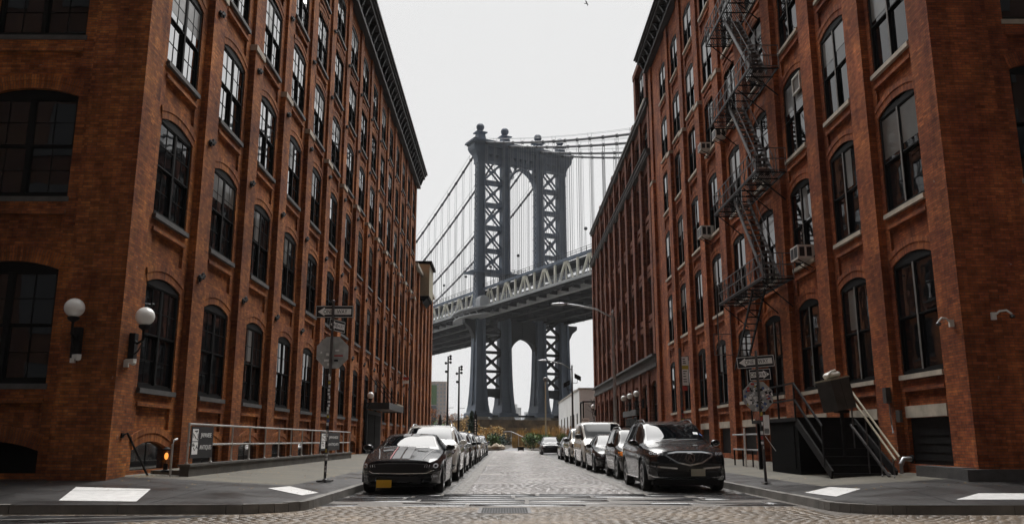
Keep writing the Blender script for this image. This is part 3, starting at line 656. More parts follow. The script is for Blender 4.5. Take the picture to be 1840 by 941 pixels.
for i, u in enumerate(UC):
    m = MB(); sg = (-1, 1, -1, 1)[i]
    fl = .25 if i in (0, 3) else .5
    loft(m, [(u, 3.3, 3.6, 8.3), (u, 3.2, 3.5, 9.4), (u, 2.55, 2.9, 9.7), (u, 2.2, 2.5, 12), (u, 1.95, 2.15, 16), (u, 1.75, 1.9, 21), (u, 1.62, 1.7, 28), (u, 1.5, 1.55, 40), (u, 1.32, 1.35, 60), (u, 1.22, 1.25, 91)])
    for su in (-1, 1):       # deep flanges at the edges give the legs their channelled look
        loft(m, [(u+su*hu*.70, hu*.3, hw+.45, z) for hu, hw, z in ((2.55, 2.9, 9.75), (2.2, 2.5, 12), (1.95, 2.15, 16), (1.75, 1.9, 21), (1.62, 1.7, 28), (1.5, 1.55, 38.6))])
        loft(m, [(u, hu+.35, hw*.28, z) if su > 0 else (u, hu+.02, hw*.3, z) for hu, hw, z in ((2.2, 2.5, 12), (1.95, 2.15, 16), (1.75, 1.9, 21), (1.62, 1.7, 28), (1.5, 1.55, 38.6))])
    for su in (-1, 1):
        m.bar((u+su*1.05, -1.6, 40), (u+su*.9, -1.35, 91), .55, .5, up=(0, 1, 0))
        m.bar((u-1.5+.02, su*.95, 40), (u-1.24, su*.8, 91), .12, .4, up=(0, 1, 0))
    m.box(u-1.55, -1.55, 90.6, u+1.55, 1.55, 91.4); m.box(u-1.75, -1.75, 54.2, u+1.75, 1.75, 54.8)
    for z in np.arange(44, 90, 3.9): m.box(u-1.48, -1.5, z, u+1.48, 1.5, z+.12)
    m.build('leg', 'bridge_steel', tower)
    # lattice on the flank of the leg
    if i in (0, 2):
        m = MB()
        for k in range(60): z = 41+k*.83; s_ = 1 if k % 2 else -1; m.bar((u-1.55+.22*(z-41)/50, -.55*s_, z), (u-1.55+.22*(z+.8-41)/50, .55*s_, z+.8), .1, .14, up=(1, 0, 0))
        m.build('lacing', 'bridge_pale', tower)
def panelX(m, u0, u1, z0, z1, ws=(-.95, .95), t=.55):
    for w_ in ws:
        m.bar((u0, w_, z0), (u1, w_, z1), t, .3, up=(0, 1, 0)); m.bar((u0, w_, z1), (u1, w_, z0), t, .3, up=(0, 1, 0))
        c = ((u0+u1)/2, (z0+z1)/2); m.lathe([(.001, -.2), (.7, -.19), (.7, .19), (.001, .2)], (c[0], w_, c[1]), 8, axis='y')
for a, b in ((0, 1), (2, 3)):
    u0, u1 = UC[a]+1.3, UC[b]-1.3
    zs = [92.2, 84.6, 76.9, 69.2, 61.5, 54.5]
    for z1, z0 in zip(zs, zs[1:]): m = MB(); panelX(m, u0, u1, z0+.5, z1-.5); m.build('cross_brace', 'bridge_steel', tower)
    for z in zs: m = MB(); m.box(u0, -1.2, z-.5, u1, 1.2, z+.5); m.box(u0, -1.35, z-.62, u1, 1.35, z-.45); m.build('strut', 'bridge_steel', tower)
    zs = [40.5, 34.6, 28.5, 22.5, 16.7]
    for z1, z0 in zip(zs, zs[1:]): m = MB(); panelX(m, u0, u1, z0+.4, z1-.4, ws=(-.45, .45), t=.6); m.build('cross_brace', 'bridge_dark', tower)
    for z in zs: m = MB(); m.box(u0-.4, -.8, z-.4, u1+.4, .8, z+.4); m.build('strut', 'bridge_dark', tower)
    # small flat arch at the foot
    m = MB(); uc = (u0+u1)/2; hw = (u1-u0)/2+.3; pr = [(uc-hw, 16.3), (uc+hw, 16.3), (uc+hw, 12.2)]+[(uc+hw*cos(t)*.92, 12.2+2.5*sin(t)) for t in np.linspace(.1, pi-.1, 9)]+[(uc-hw, 12.2)]
    for q in range(8):
        t0, t1 = np.linspace(.05, pi-.05, 9)[q:q+2]
        m.prism([(uc+hw*cos(t0), 12.4+2.2*sin(t0)), (uc+hw*cos(t1), 12.4+2.2*sin(t1)), (uc+hw*cos(t1), 16.3), (uc+hw*cos(t0), 16.3)], -1.0, 1.0)
    m.build('foot_arch', 'bridge_dark', tower)
# pointed centre arches
def pointed(uL, uR, zs, zt, thick, ztop, name, mat, solid):
    m = MB(); c = (uL+uR)/2; hw = (uR-uL)/2; h = zt-zs
    R = (h*h+hw*hw)/(2*hw)
    def pt(t, off=0):  # left half, t 0..1 from spring to crown
        a1 = math.asin(min(1, h/R)); a = a1*t; r = R+off; return (uL+R-r*cos(a), zs+r*sin(a))
    n = 10; inn = [pt(i/n) for i in range(n+1)]; out = [pt(i/n, thick) for i in range(n+1)]
    for i in range(n):
        for s_ in (1, -1):
            f = (lambda p: p) if s_ == 1 else (lambda p: (2*c-p[0], p[1]))
            m.prism([f(inn[i]), f(inn[i+1]), f(out[i+1]), f(out[i])], -1.15, 1.15)
            if solid: m.prism([f(out[i]), f(out[i+1]), f((out[i+1][0], ztop)), f((out[i][0], ztop))], -.5, .5)
            elif i % 2 == 0: m.bar((*[f(out[i])[0]], 0, f(out[i])[1]), (f((max(uL+.2, out[i][0]-1.6), 0))[0], 0, min(ztop, out[i][1]+2.2)), .25, .5, up=(0, 1, 0))
    m.build(name, mat, tower)
pointed(UC[1]+1.3, UC[2]-1.3, 83.6, 90.6, .75, 91.8, 'arch', 'bridge_steel', False)
pointed(UC[1]+1.75, UC[2]-1.75, 28, 33.2, .7, 39, 'arch', 'bridge_dark', True)
m = MB(); m.box(UC[1]+1.2, -1.2, 91.7, UC[2]-1.2, 1.2, 92.5); m.build('strut', 'bridge_steel', tower)
# spandrel diagonals beside the upper arch
for s_ in (-1, 1):
    m = MB(); e = UC[1]+1.2 if s_ < 0 else UC[2]-1.2
    for k in range(3): m.bar((e, -.8+.8*k, 85.5), (e-s_*3.4, -.8+.8*k, 91.6), .25, .2, up=(0, 1, 0)); m.bar((e, -.8+.8*k, 91.4), (e-s_*1.9, -.8+.8*k, 87.2), .25, .2, up=(0, 1, 0))
    m.build('spandrel_brace', 'bridge_steel', tower)
# frieze with pierced ornament, capitals, cornice, pedestals and ball finials
for a, b in ((0, 1), (1, 2), (2, 3)):
    m = MB(); u0, u1 = UC[a]+1.2, UC[b]-1.2
    m.box(u0, -1.3, 94.1, u1, 1.3, 96.6)
    n = max(3, int((u1-u0)/1.9)); p = (u1-u0)/n
    for k in range(n):
        c = u0+p*(k+.5)
        for y in (-1.05, 1.05):
            m.lathe([(.62, -.1), (.85, -.1), (.85, .1), (.62, .1), (.62, -.1)], (c, y, 93.3), 10, axis='y'); m.bar((c-p/2, y, 92.4), (c, y, 93.3), .22, .15, up=(0, 1, 0)); m.bar((c+p/2, y, 92.4), (c, y, 93.3), .22, .15, up=(0, 1, 0)); m.bar((c, y, 92.4), (c, y, 94.1), .2, .15, up=(0, 1, 0))
    m.build('frieze', 'bridge_steel', tower)
for i, u in enumerate(UC):
    m = MB(); lo, hi = (1.9 if i == 0 else .4), (1.9 if i == 3 else .4)
    o = len(m.v)
    for z, e in ((91.4, 0), (92.4, .12), (93.6, .35), (94.8, .8), (95.8, 1.0), (96.6, 1.0)):
        m.v += [(u-1.45-e*lo, -1.45-e*1.1, z), (u+1.45+e*hi, -1.45-e*1.1, z), (u+1.45+e*hi, 1.45+e*1.1, z), (u-1.45-e*lo, 1.45+e*1.1, z)]
    for k in range(5):
        for j_ in range(4): m.f.append((o+4*k+j_, o+4*k+(j_+1) % 4, o+4*k+4+(j_+1) % 4, o+4*k+4+j_)); m.m.append(0)
    for k in range(4): m.bar((u-.9+.6*k, -1.5, 91.5), (u-.9+.6*k, -2.45, 95.6), .22, .35, up=(0, 1, 0))
    m.build('capital', 'bridge_steel', tower)
    m = MB(); loft(m, [(u, 2.0, 1.9, 98.3), (u, 2.0, 1.9, 98.9), (u, 1.5, 1.5, 99.1), (u, 1.15, 1.2, 101.0), (u, 1.9, 1.7, 101.2), (u, 1.9, 1.7, 101.55), (u, .55, .55, 101.6), (u, .5, .5, 102.3)]); m.build('finial_pedestal', 'bridge_steel', tower)
    m = MB(); m.sphere((u, 0, 103.4), 1.22, 16)
    for k in range(6): t = k*pi/6; m.tube([(u+1.28*cos(a)*cos(t), 1.28*cos(a)*sin(t), 103.4+1.28*sin(a)) for a in np.linspace(0, 2*pi, 17)], .09, 5)
    m.build('ball_finial', 'bridge_steel', tower, smooth=True, sharp=50)
m = MB()
for z0, z1, e in ((96.6, 97.0, .7), (97.0, 97.5, 1.2), (97.5, 98.0, 1.7), (98.0, 98.3, 1.45)): m.box(UC[0]-2.3-e, -1.9-e, z0, UC[3]+2.3+e, 1.9+e, z1)
for k in range(54): u = UC[0]-2.6+k*.69; m.box(u, -3.0, 96.63, u+.3, -2.6, 96.98)
m.build('tower_cornice', 'bridge_steel', tower)
m = MB(); m.box(-4.8, -3.2, 53.6, 34.3, 3.2, 54.0)
m.build('platform', 'bridge_steel', tower)
m = MB()
for k in range(24): u = -4.7+k*1.69; m.box(u-.06, -3.2, 54.0, u+.06, -3.08, 55.3)
for z in (54.6, 55.25): m.box(-4.8, -3.2, z, 34.3, -3.1, z+.08); m.box(-4.8, -3.2, z, -4.7, 3.2, z+.08)
m.build('platform_railing', 'bridge_steel', tower)
# curved consoles under the deck at the outer legs
for u, s_ in ((UC[0], -1), (UC[3], 1)):
    m = MB(); pts = [(u+s_*1.3, 29.5), (u+s_*1.6, 31.5), (u+s_*2.3, 34), (u+s_*3.4, 36), (u+s_*5.2, 37.4), (u+s_*5.2, 38.6), (u+s_*1.3, 38.6)]
    m.prism(pts if s_ > 0 else pts[::-1], -1.1, 1.1); m.build('deck_console', 'bridge_dark', tower)
# deck
W0, W1 = -215, 330
dk = MB(); dk.box(-3.4, W0, 40.2, 33.2, W1, 40.9); deck = dk.build('deck', 'bridge_dark', BG); WL[deck.name] = Vector((0, 0, 0))
m = MB(); m.box(-4.2, W0, 40.95, -.6, W1, 41.35); m.box(-4.3, W0, 40.7, -4.15, W1, 41.5); m.build('walkway', 'bridge_pale', deck)
m = MB(); m.box(29.9, W0, 40.95, 33.6, W1, 41.35); m.build('walkway', 'bridge_dark', deck)
# wider walkway that passes round the leg
m = MB(); pts = [(-4.2, -14), (-6.4, -7), (-7.2, 0), (-6.4, 7), (-4.2, 14)]; m.prism([(a, b) for a, b in pts]+[(-.8, 14), (-.8, -14)], 40.9, 41.4, axis='z'); m.prism([(a*.97, b*.9) for a, b in pts]+[(-.8, 12), (-.8, -12)], 38.9, 39.3, axis='z')
m.build('lookout_floor', 'bridge_pale', deck)
m = MB()
for k in range(5): b_ = -8+4*k; x = -6.9+.012*b_*b_; m.bar((x, b_, 40.9), (x+1.5, b_, 39.0), .3, .3)
m.build('lookout_bracket', 'bridge_pale', deck)
m = MB()
for (a0, b0), (a1, b1) in zip([(-4.2, W0)]+pts, pts+[(-4.2, W1)]):
    Ln = sqrt((a1-a0)**2+(b1-b0)**2); n = max(1, int(Ln/2.6))
    for z in (41.9, 42.4, 42.9, 43.4): m.bar((a0, b0, z), (a1, b1, z), .09, .07)
    for k in range(n+1): t = k/n; x, y = a0+(a1-a0)*t, b0+(b1-b0)*t; m.box(x-.07, y-.07, 41.4, x+.07, y+.07, 43.7)
m.build('walkway_railing', 'bridge_pale', deck)
for i, u in enumerate(UCAB):
    for (z0, z1, w_) in ((47.9, 48.7, .8), (41.4, 42.1, .8)):
        m = MB(); m.box(u-w_/2, W0, z0, u+w_/2, W1, z1)
        if i == 0 and z0 > 45:
            for k in range(int((W1-W0)/3.6)): b_ = W0+k*3.6; m.box(u-.47, b_, 47.9, u-.4, b_+.15, 48.7)
        m.build('chord', 'bridge_steel' if i == 0 else 'bridge_dark', deck)
    if i in (0, 3):
        b_ = -6.2
        bs = [-17.7-11.45*k for k in range(17)]+[-6.2+11.45*k for k in range(1, 29)]+[-6.25]
        for b_ in sorted(bs):
            m = MB()
            m.bar((u, b_-3.9, 42.1), (u, b_-.5, 47.9), .55, .5, up=(1, 0, 0)); m.bar((u, b_+3.9, 42.1), (u, b_+.5, 47.9), .55, .5, up=(1, 0, 0)); m.box(u-.3, b_-.9, 47.1, u+.3, b_+.9, 47.9)
            m.bar((u, b_, 42.1), (u, b_, 47.2), .3, .3, up=(1, 0, 0)); m.bar((u, b_+5.72, 42.1), (u, b_+5.72, 47.9), .6, .55, up=(1, 0, 0))
            m.build('truss_panel', 'bridge_cream' if i == 0 else 'bridge_dark', deck)
m = MB()      # inner roadway and dark girders seen behind the near truss
m.box(8.9, W0, 42, 20.3, W1, 46.6); m.box(.8, W0, 47.2, 8.1, W1, 47.85); m.box(21.1, W0, 47.2, 28.9, W1, 47.85); m.build('upper_roadway', 'bridge_dark', deck)
m = MB()
for z in (49.3, 49.9): m.box(-.3, W0, z, -.2, W1, z+.08)
for k in range(int((W1-W0)/2.5)): b_ = W0+k*2.5; m.box(-.3, b_, 48.7, -.2, b_+.1, 50)
m.build('upper_railing', 'bridge_dark', deck)
for u in (-.9, 6.5, 14.6, 22.5, 30.4):
    m = MB(); m.box(u-.25, W0, 38.9, u+.25, W1, 40.19); m.box(u-.5, W0, 38.75, u+.5, W1, 38.95); m.build('stringer', 'bridge_pale' if u < 0 else 'bridge_dark', deck)
for k in range(int((W1-W0)/5.72)):
    b_ = W0+k*5.72; m = MB(); m.box(-3.4, b_-.2, 39.2, 33.2, b_+.2, 40.18); m.build('floor_beam', 'bridge_dark', deck)
# round saddle housing beside the near leg
m = MB(); m.prism([(-2.9, 41.5)]+[(-2.9+1.5-1.5*cos(t)*1.0, 44.3+1.5*sin(t)) for t in np.linspace(0, pi, 9)]+[(.1, 41.5)], -5.5, -2.2, axis='y'); m.build('saddle_housing', 'bridge_pale', deck)
for b_ in np.arange(-190, 300, 18.5):
    m = MB(); z = 48.7
    m.tube([(.9, b_, z), (.9, b_, z+6)], .07, 5); m.sphere((.9, b_, z+6.4), .5, 8); m.build('deck_lamp', 'cable_steel', deck)
    if -60 < b_ < 200: m = MB(); m.tube([(-4.0, b_+9, 41.5), (-4.0, b_+9, 45.6)], .06, 5); m.sphere((-4.0, b_+9, 45.9), .38, 8); m.build('walkway_lamp', 'cable_steel', deck)
# cables
def cz(b_): 
    if b_ <= 0: a = -b_; return 98.3-.345*a+.00055*a*a
    return 98.3-.436*b_+.00095*b_*b_
for i, u in enumerate(UCAB):
    m = MB(); pts = [(u, b_, cz(b_)) for b_ in list(np.arange(W0, -.1, 9.5))+[-.01]+list(np.arange(8, W1, 11))]
    m.tube(pts, .34, 8)
    for k, b_ in enumerate(np.arange(W0+4, W1-4, 6.1)):
        a, b2 = Vector((u, b_-.25, cz(b_-.25))), Vector((u, b_+.25, cz(b_+.25))); m.tube([a, b2], .5, 8)
    cab = m.build('main_cable', 'cable_steel', BG, smooth=True, sharp=40); WL[cab.name] = Vector((0, 0, 0))
    m = MB()
    for s_ in (-.55, .55):
        m.tube([(u+s_, b_, cz(b_)+1.35) for b_ in np.arange(W0, W1, 10)], .045, 4)
        for b_ in np.arange(W0+4, W1-4, 18.3): m.tube([(u+s_, b_, cz(b_)), (u+s_, b_, cz(b_)+1.5)], .05, 4)
    m.build('hand_rope', 'rope_steel', cab)
    for k, b_ in enumerate(np.arange(W0+4, W1-4, 6.1)):
        if abs(b_) < 3: continue
        m = MB(); h = cz(b_)
        if h < 49.5: continue
        for s_ in (-.3, .3): m.tube([(u+s_, b_, 48), (u+s_, b_, h)], .055, 4)
        m.build('suspender', 'rope_steel', cab)
# masonry piers
pr = thing('bridge_pier', 'stained stepped stone pier under the bridge tower', 'pier', BR_O+Vector((6.9*cos(TH)*2, 6.9*sin(TH)*2, -1)), TH); WL[pr.name] = Vector((14.6, 0, -1))
m = MB(); m.box(-4.6, -6, -2, 34.2, 9, 7.4); m.build('upper_block', 'pier_stone', pr)
m = MB(); m.box(-6, -7.5, -2, 35.6, 10, 5.0); m.build('lower_block', 'pier_stone', pr)
m = MB()
for u in (-3.4, 5.6, 18.6, 27.6): m.prism([(u, 7.4), (u+5.4, 7.4), (u+4.7, 8.32), (u+.7, 8.32)], -4.5, 4.5); m.build('leg_base', 'stone', pr) ; m = MB()

# ------------------------------------------------------------------ cars (front at y=0 facing -Y, length along +y)
def lerp(a, b, t): return a+(b-a)*t
def interp(tab, x):
    if x <= tab[0][0]: return tab[0][1]
    for (x0, y0), (x1, y1) in zip(tab, tab[1:]):
        if x <= x1:
            t = (x-x0)/(x1-x0); return y0+(y1-y0)*t
    return tab[-1][1]
def smooth(tab, x, r=.12): return sum(interp(tab, x+d*r) for d in (-1, -.5, 0, .5, 1))/5
def project(bvh, poly, frm='front', off=.006, cuts=3, mirror=False):
    """a patch that follows the body: poly in (x,z) seen from the front (or (x,y) from above, (y,z) from the side)"""
    import bmesh
    bm = bmesh.new(); vs = [bm.verts.new((a, b, 0)) for a, b in poly]; bm.faces.new(vs)
    bmesh.ops.triangulate(bm, faces=bm.faces[:]); 
    for _ in range(cuts):
        ed = [e for e in bm.edges if e.calc_length() > .07]
        if not ed: break
        bmesh.ops.subdivide_edges(bm, edges=ed, cuts=1); bmesh.ops.triangulate(bm, faces=[f for f in bm.faces if len(f.verts) > 3])
    V = []; 
    for v in bm.verts:
        a, b = v.co.x, v.co.y
        if frm == 'front': o, d = Vector((a, -2, b)), Vector((0, 1, 0))
        elif frm == 'rear': o, d = Vector((a, 9, b)), Vector((0, -1, 0))
        elif frm == 'top': o, d = Vector((a, b, 3)), Vector((0, 0, -1))
        elif frm == 'right': o, d = Vector((3, a, b)), Vector((-1, 0, 0))
        else: o, d = Vector((-3, a, b)), Vector((1, 0, 0))
        h = bvh.ray_cast(o, d, 12)
        V.append(h[0]-d*off if h[0] else None)
    bm.verts.index_update(); F = [tuple(v.index for v in f.verts) for f in bm.faces]; bm.free()
    F = [f for f in F if all(V[i] is not None for i in f)]
    V = [tuple(v) if v is not None else (0, 0, 0) for v in V]
    m = MB(); m.add(V, F); return m
def car(spec, name, label, loc, grp=None, cat='car'):
    L_, W_, H_ = spec['L'], spec['W'], spec['H']; hw0 = W_/2
    top, belt, sh = spec['top'], spec['belt'], spec.get('shoulder')
    x1, x2, x3, x4 = spec['cab']; wr = spec.get('roofw', .60)*hw0*1.0; zb0 = spec.get('zb', .2); R = spec['wr']; wf, wb = spec['axles']
    box = spec.get('box', 0)
    plan = spec.get('plan', [(0, .74), (.12, .86), (.35, .94), (.9, .99), (1.4, 1.0), (L_-1.2, 1.0), (L_-.5, .95), (L_-.15, .87), (L_, .76)])
    bed = spec.get('bed')
    def sec(y):
        hw = hw0*smooth(plan, y, .1); zt = smooth(top, y, .14 if not box else .08); zs = smooth(belt, y, .1); zs = min(zs, zt-.012)
        if y <= x1 or y >= x4: c = 0
        elif y < x2: c = (y-x1)/(x2-x1)
        elif y > x3: c = (x4-y)/(x4-x3)
        else: c = 1
        zbt = zb0+max(0, .5-y)*.15+max(0, y-(L_-.6))*.3
        hd = max(0, zt-zs)
        a5 = (lerp(hw*.80, wr, c), zs+hd*lerp(.62, .93, c)) if c > 0 or True else 0
        keys = [(hw*.86, zbt), (hw*.965, zbt+.05), (hw*.985, lerp(zbt, zs, .33)), (hw*1.0, lerp(zbt, zs, .62)), (hw*.985, zs-.14*(zs-zbt)), (hw*.945, zs)]
        if c > 0: keys += [(lerp(hw*.945, a5[0], .12), lerp(zs, a5[1], .12)), (lerp(hw*.945, a5[0], .88)+.012, lerp(zs, a5[1], .86)), a5, (a5[0]*.86, lerp(a5[1], zt, .72)), (a5[0]*.5, lerp(a5[1], zt, .95)), (0, zt)]
        else: keys += [(hw*.92, zs+hd*.25), (hw*.86, zs+hd*.45), (hw*.78, zs+hd*.62), (hw*.62, zs+hd*.82), (hw*.36, zs+hd*.96), (0, zt)]
        return keys, c
    ys = set(np.round(np.arange(0, L_, .065), 4)) | {0, L_, x1, x2, x3, x4}
    ys = sorted(ys); ys = [y for i, y in enumerate(ys) if i == 0 or y-ys[i-1] > .02]; ys[-1] = L_
    sub = [5, 5, 5, 4, 3, 1, 3, 1, 2, 3, 3]        # subdivisions between the section keys
    rows = []; info = []
    for y in ys:
        k, c = sec(y); pts = []
        for i in range(len(k)-1):
            for q in range(sub[i]):
                t = q/sub[i]
                if i <= 3:
                    p0, p1, p2, p3 = k[max(0, i-1)], k[i], k[i+1], k[min(i+2, 5)]
                    pts.append(tuple(.5*((2*p1[a])+(-p0[a]+p2[a])*t+(2*p0[a]-5*p1[a]+4*p2[a]-p3[a])*t*t+(-p0[a]+3*p1[a]-3*p2[a]+p3[a])*t**3) for a in (0, 1)))
                else: pts.append(tuple(lerp(k[i][a], k[i+1][a], t) for a in (0, 1)))
        pts.append(k[-1]); rows.append(pts); info.append(c)
    nj = len(rows[0]); cum = [0]
    for s_ in sub: cum.append(cum[-1]+s_)
    fb, rb = spec.get('nose', [(.2, .10), (.45, .0), (.6, .01), (.8, .1), (1.1, .25)]), spec.get('tail', [(.2, .12), (.5, .0), (.8, .02), (1.2, .12)])
    bow = spec.get('bow', .14)
    def deform(x, y, z, hw):
        f = math.exp(-max(0, y)/.35); r = math.exp(-max(0, L_-y)/.4)
        return (x, y+f*(interp(fb, z)-bow*(1-min(1, (x/hw0)**2)))+0*f-r*(interp(rb, z)-.08*(1-(x/hw0)**2)), z)
    V = []; idx = {}
    full = 2*nj-1
    for i, y in enumerate(ys):
        for j_ in range(full):
            s_ = 1 if j_ < nj else -1; jj = j_ if j_ < nj else 2*nj-2-j_
            x, z = rows[i][jj]; V.append(deform(s_*x, y, z, hw0))
    def vid(i, j_): return i*full+j_
    body, glassF = [], []
    def mat_of(i, jj):   # jj in 0..nj-2
        c0, c1 = info[i], info[i+1]; c = (c0+c1)/2; y = (ys[i]+ys[i+1])/2
        if c <= 0: return 'b'
        if jj >= cum[6] and jj < cum[7]:
            if c < .16: return 'b'
            for pb in spec.get('pillars', []):
                if pb[0] < y < pb[1]: return 'p'
            if spec.get('glass_to') and y > spec['glass_to']: return 'b'
            return 'g'
        if jj >= cum[9] if c < 1 else False:
            if y < x2 or y > x3:
                if y > x3 and spec.get('norear'): return 'b'
                if c < .05 or c > .96: return 'b'
                return 'g'
        if jj >= cum[8] and c < 1 and (y < x2 or (y > x3 and not spec.get('norear'))) and .05 < c < .96 and jj >= cum[8]+1: return 'g'
        return 'b'
    wheels = [(wf, R), (wb, R)]
    def inwheel(i, jj):
        if jj >= cum[4]: return False
        p = [V[vid(a, b)] for a, b in ((i, jj), (i+1, jj), (i+1, jj+1), (i, jj+1))]
        yc = sum(q[1] for q in p)/4; zc = sum(q[2] for q in p)/4
        return any((yc-w_)**2+(zc-R)**2 < (R+.055)**2 for w_, R_ in wheels)
    pill = []
    for i in range(len(ys)-1):
        for j_ in range(full-1):
            jj = j_ if j_ < nj-1 else 2*nj-3-j_
            if inwheel(i, jj): continue
            f = (vid(i, j_), vid(i+1, j_), vid(i+1, j_+1), vid(i, j_+1)); k = mat_of(i, jj)
            (glassF if k == 'g' else (pill if k == 'p' else body)).append(f)
    # arch edge: pull the free edge onto the circle
    used = set(q for f in body for q in f)
    for i in range(len(ys)):
        for j_ in list(range(0, cum[4]+1))+list(range(full-1-cum[4], full)):
            q = vid(i, j_)
            if q not in used: continue
            x, y, z = V[q]
            for w_, R_ in wheels:
                r = sqrt((y-w_)**2+(z-R)**2)
                if abs(r-(R+.055)) < .045 and r > 0 and z > R-.05: V[q] = (x, w_+(y-w_)*(R+.055)/r, R+(z-R)*(R+.055)/r)
    # end caps
    for i, sgn in ((0, 1), (len(ys)-1, -1)):
        nx = 12; base = len(V); y = ys[i]
        for jj in range(nj):
            x, z = rows[i][jj]
            for a in range(nx+1): xx = x*(1-2*a/nx); V.append(deform(xx, y, z, hw0))
        for jj in range(nj-1):
            for a in range(nx): body.append((base+jj*(nx+1)+a, base+jj*(nx+1)+a+1, base+(jj+1)*(nx+1)+a+1, base+(jj+1)*(nx+1)+a))
    root = thing(name, label, cat, (0, 0, 0), 0, grp)
    def part(F, nm, mt, sm=True, sharp=38):
        ii = sorted(set(q for f in F for q in f)); mp = {q: n_ for n_, q in enumerate(ii)}; m = MB(); m.add([V[q] for q in ii], [tuple(mp[q] for q in f) for f in F]); return m.build(nm, mt, root, smooth=sm, sharp=sharp)
    bo = part(body, 'body', spec['paint'])
    import bmesh
    bm = bmesh.new(); bm.from_mesh(bo.data); bmesh.ops.remove_doubles(bm, verts=bm.verts, dist=.002); bm.to_mesh(bo.data); bm.free(); bo.data.set_sharp_from_angle(angle=radians(34))
    gl = part(glassF, 'windows', 'car_glass', True, 30)
    if pill: part(pill, 'door_pillars', 'plastic_black')
    bvh = BVHTree.FromPolygons([Vector(v) for v in V], body+glassF+pill)
    m = MB(); m.box(-hw0*.8, .35, .16, hw0*.8, L_-.35, .55); 
    m.build('underbody', 'plastic_black', root)
    for w_ in (wf, wb):
        m = MB()
        for s_ in (-1, 1):
            o = len(m.v); n = 20; Rr = R+.06
            for t in np.linspace(-.25, pi+.25, n): m.v += [(s_*(hw0*.985), w_+Rr*cos(t), R+Rr*sin(t)), (s_*(hw0-.36), w_+Rr*cos(t), R+Rr*sin(t))]
            for q in range(n-1): m.f.append((o+2*q, o+2*q+2, o+2*q+3, o+2*q+1)); m.m.append(0)
            m.box(s_*(hw0-.36)-.005, w_-Rr, .1, s_*(hw0-.36)+.005, w_+Rr, R+Rr-.04)
            m.build('wheel_arch', 'plastic_black', root); m = MB()
    for s_ in (-1, 1):
        for w_ in (wf, wb):
            c = (s_*(hw0-.14), w_, R); m = MB()
            m.lathe([(R*.66, -.11*s_), (R*.93, -.115*s_), (R*.99, -.08*s_), (R, 0), (R*.99, .08*s_), (R*.93, .115*s_), (R*.66, .11*s_)], c, 28, axis='x')
            ty = m.build('wheel', 'tyre', root, smooth=True, sharp=50)
            m = MB(); ns = spec.get('spokes', 5)
            m.lathe([(R*.67, .0), (R*.68, .112*s_), (R*.62, .115*s_), (R*.60, .06*s_), (R*.585, .05*s_)], c, 28, axis='x')
            for k in range(ns):
                t = 2*pi*k/ns; a = Vector((c[0]+.085*s_, c[1]+R*.1*cos(t), c[2]+R*.1*sin(t))); b = Vector((c[0]+.10*s_, c[1]+R*.62*cos(t), c[2]+R*.62*sin(t)))
                m.bar(a, b, spec.get('spokew', .07), .03, up=(1, 0, 0))
            m.lathe([(.001, .06*s_), (R*.2, .07*s_), (R*.19, .11*s_), (.001, .115*s_)], c, 14, axis='x')
            m.build('rim', spec.get('rim', 'rim'), ty)
            m = MB(); m.lathe([(.001, .01*s_), (R*.6, .0), (R*.6, .02*s_), (.001, .03*s_)], c, 20, axis='x'); m.build('brake_disc', 'iron', ty)
    def patch(nm, poly, mt, frm='front', off=.006, both=False, par=None, cuts=4, sol=0):
        out = []
        for s_ in ((1, -1) if both else (1,)):
            pl = [(a*s_, b) for a, b in poly] if frm in ('front', 'top', 'rear') else poly
            f2 = frm if frm not in ('left', 'right') else ('right' if s_ > 0 else 'left')
            if f2 == 'left' or (both and frm in ('front', 'top', 'rear') and s_ < 0): pl = pl[::-1]
            m = project(bvh, pl, f2, off, cuts)
            if m.f: out.append(m.build(nm, mt, par or root, smooth=True))
        return out
    for s_ in (-1, 1):     # mirrors
        my = x1+.32; mz = interp(belt, my)+.09+spec.get('mirz', 0); m = MB()
        m.lathe([(.001, -.09), (.075, -.085), (.10, -.02), (.09, .05), (.001, .06)], (0, 0, 0), 12, axis='y')
        m.v = [(s_*(hw0+.06)+v[0]*1.25*spec.get('mir', 1), my+v[1], mz+v[2]*.85*spec.get('mir', 1)) for v in m.v]
        m.bar((s_*(hw0-.1), my, mz-.06), (s_*(hw0+.02), my, mz-.04), .05, .04)
        m.build('mirror', spec.get('mirmat', spec['paint']), root, smooth=True, sharp=60)
    # door seams and handles
    for y in spec.get('seams', []):
        patch('door_seam', [(y, zb0+.15), (y+.012, zb0+.15), (y+.012, interp(belt, y)-.02), (y, interp(belt, y)-.02)], 'ink', 'right', .002, True, bo)
    for y in spec.get('handles', []):
        z = interp(belt, y)-.11; patch('door_handle', [(y, z), (y+.2, z), (y+.2, z+.03), (y, z+.03)], spec.get('handlemat', 'chrome'), 'right', .03, True, bo)
    for nm, poly, mt, kw in spec.get('patches', []): 
        ps = patch(nm, poly, mt, **kw)
    if spec.get('extra'): spec['extra'](root, bvh, patch)
    if spec.get('wipers', True):
        for a, b in ((-.1, .55), (-.6, -.0)):
            patch('wiper', [(a*hw0, x1-.02), (b*hw0, x1+.06), (b*hw0, x1+.085), (a*hw0, x1+.01)], 'plastic_black', 'top', .02)
    root.location = loc; root.rotation_euler = (0, 0, radians(spec.get('yaw', 0)))
    return root
def roof_rail(root, bvh, x, y0, y1, mt='iron_light'):
    def zt(y): h = bvh.ray_cast(Vector((x, y, 4)), Vector((0, 0, -1)), 6); return h[0].z if h[0] else 1.5
    for s_ in (-1, 1):
        m = MB(); ys_ = np.linspace(y0, y1, 9); m.tube([(s_*x, y, zt(y)+(.005 if i in (0, 8) else .055)) for i, y in enumerate(ys_)], .017, 6); m.build('roof_rail', mt, root)
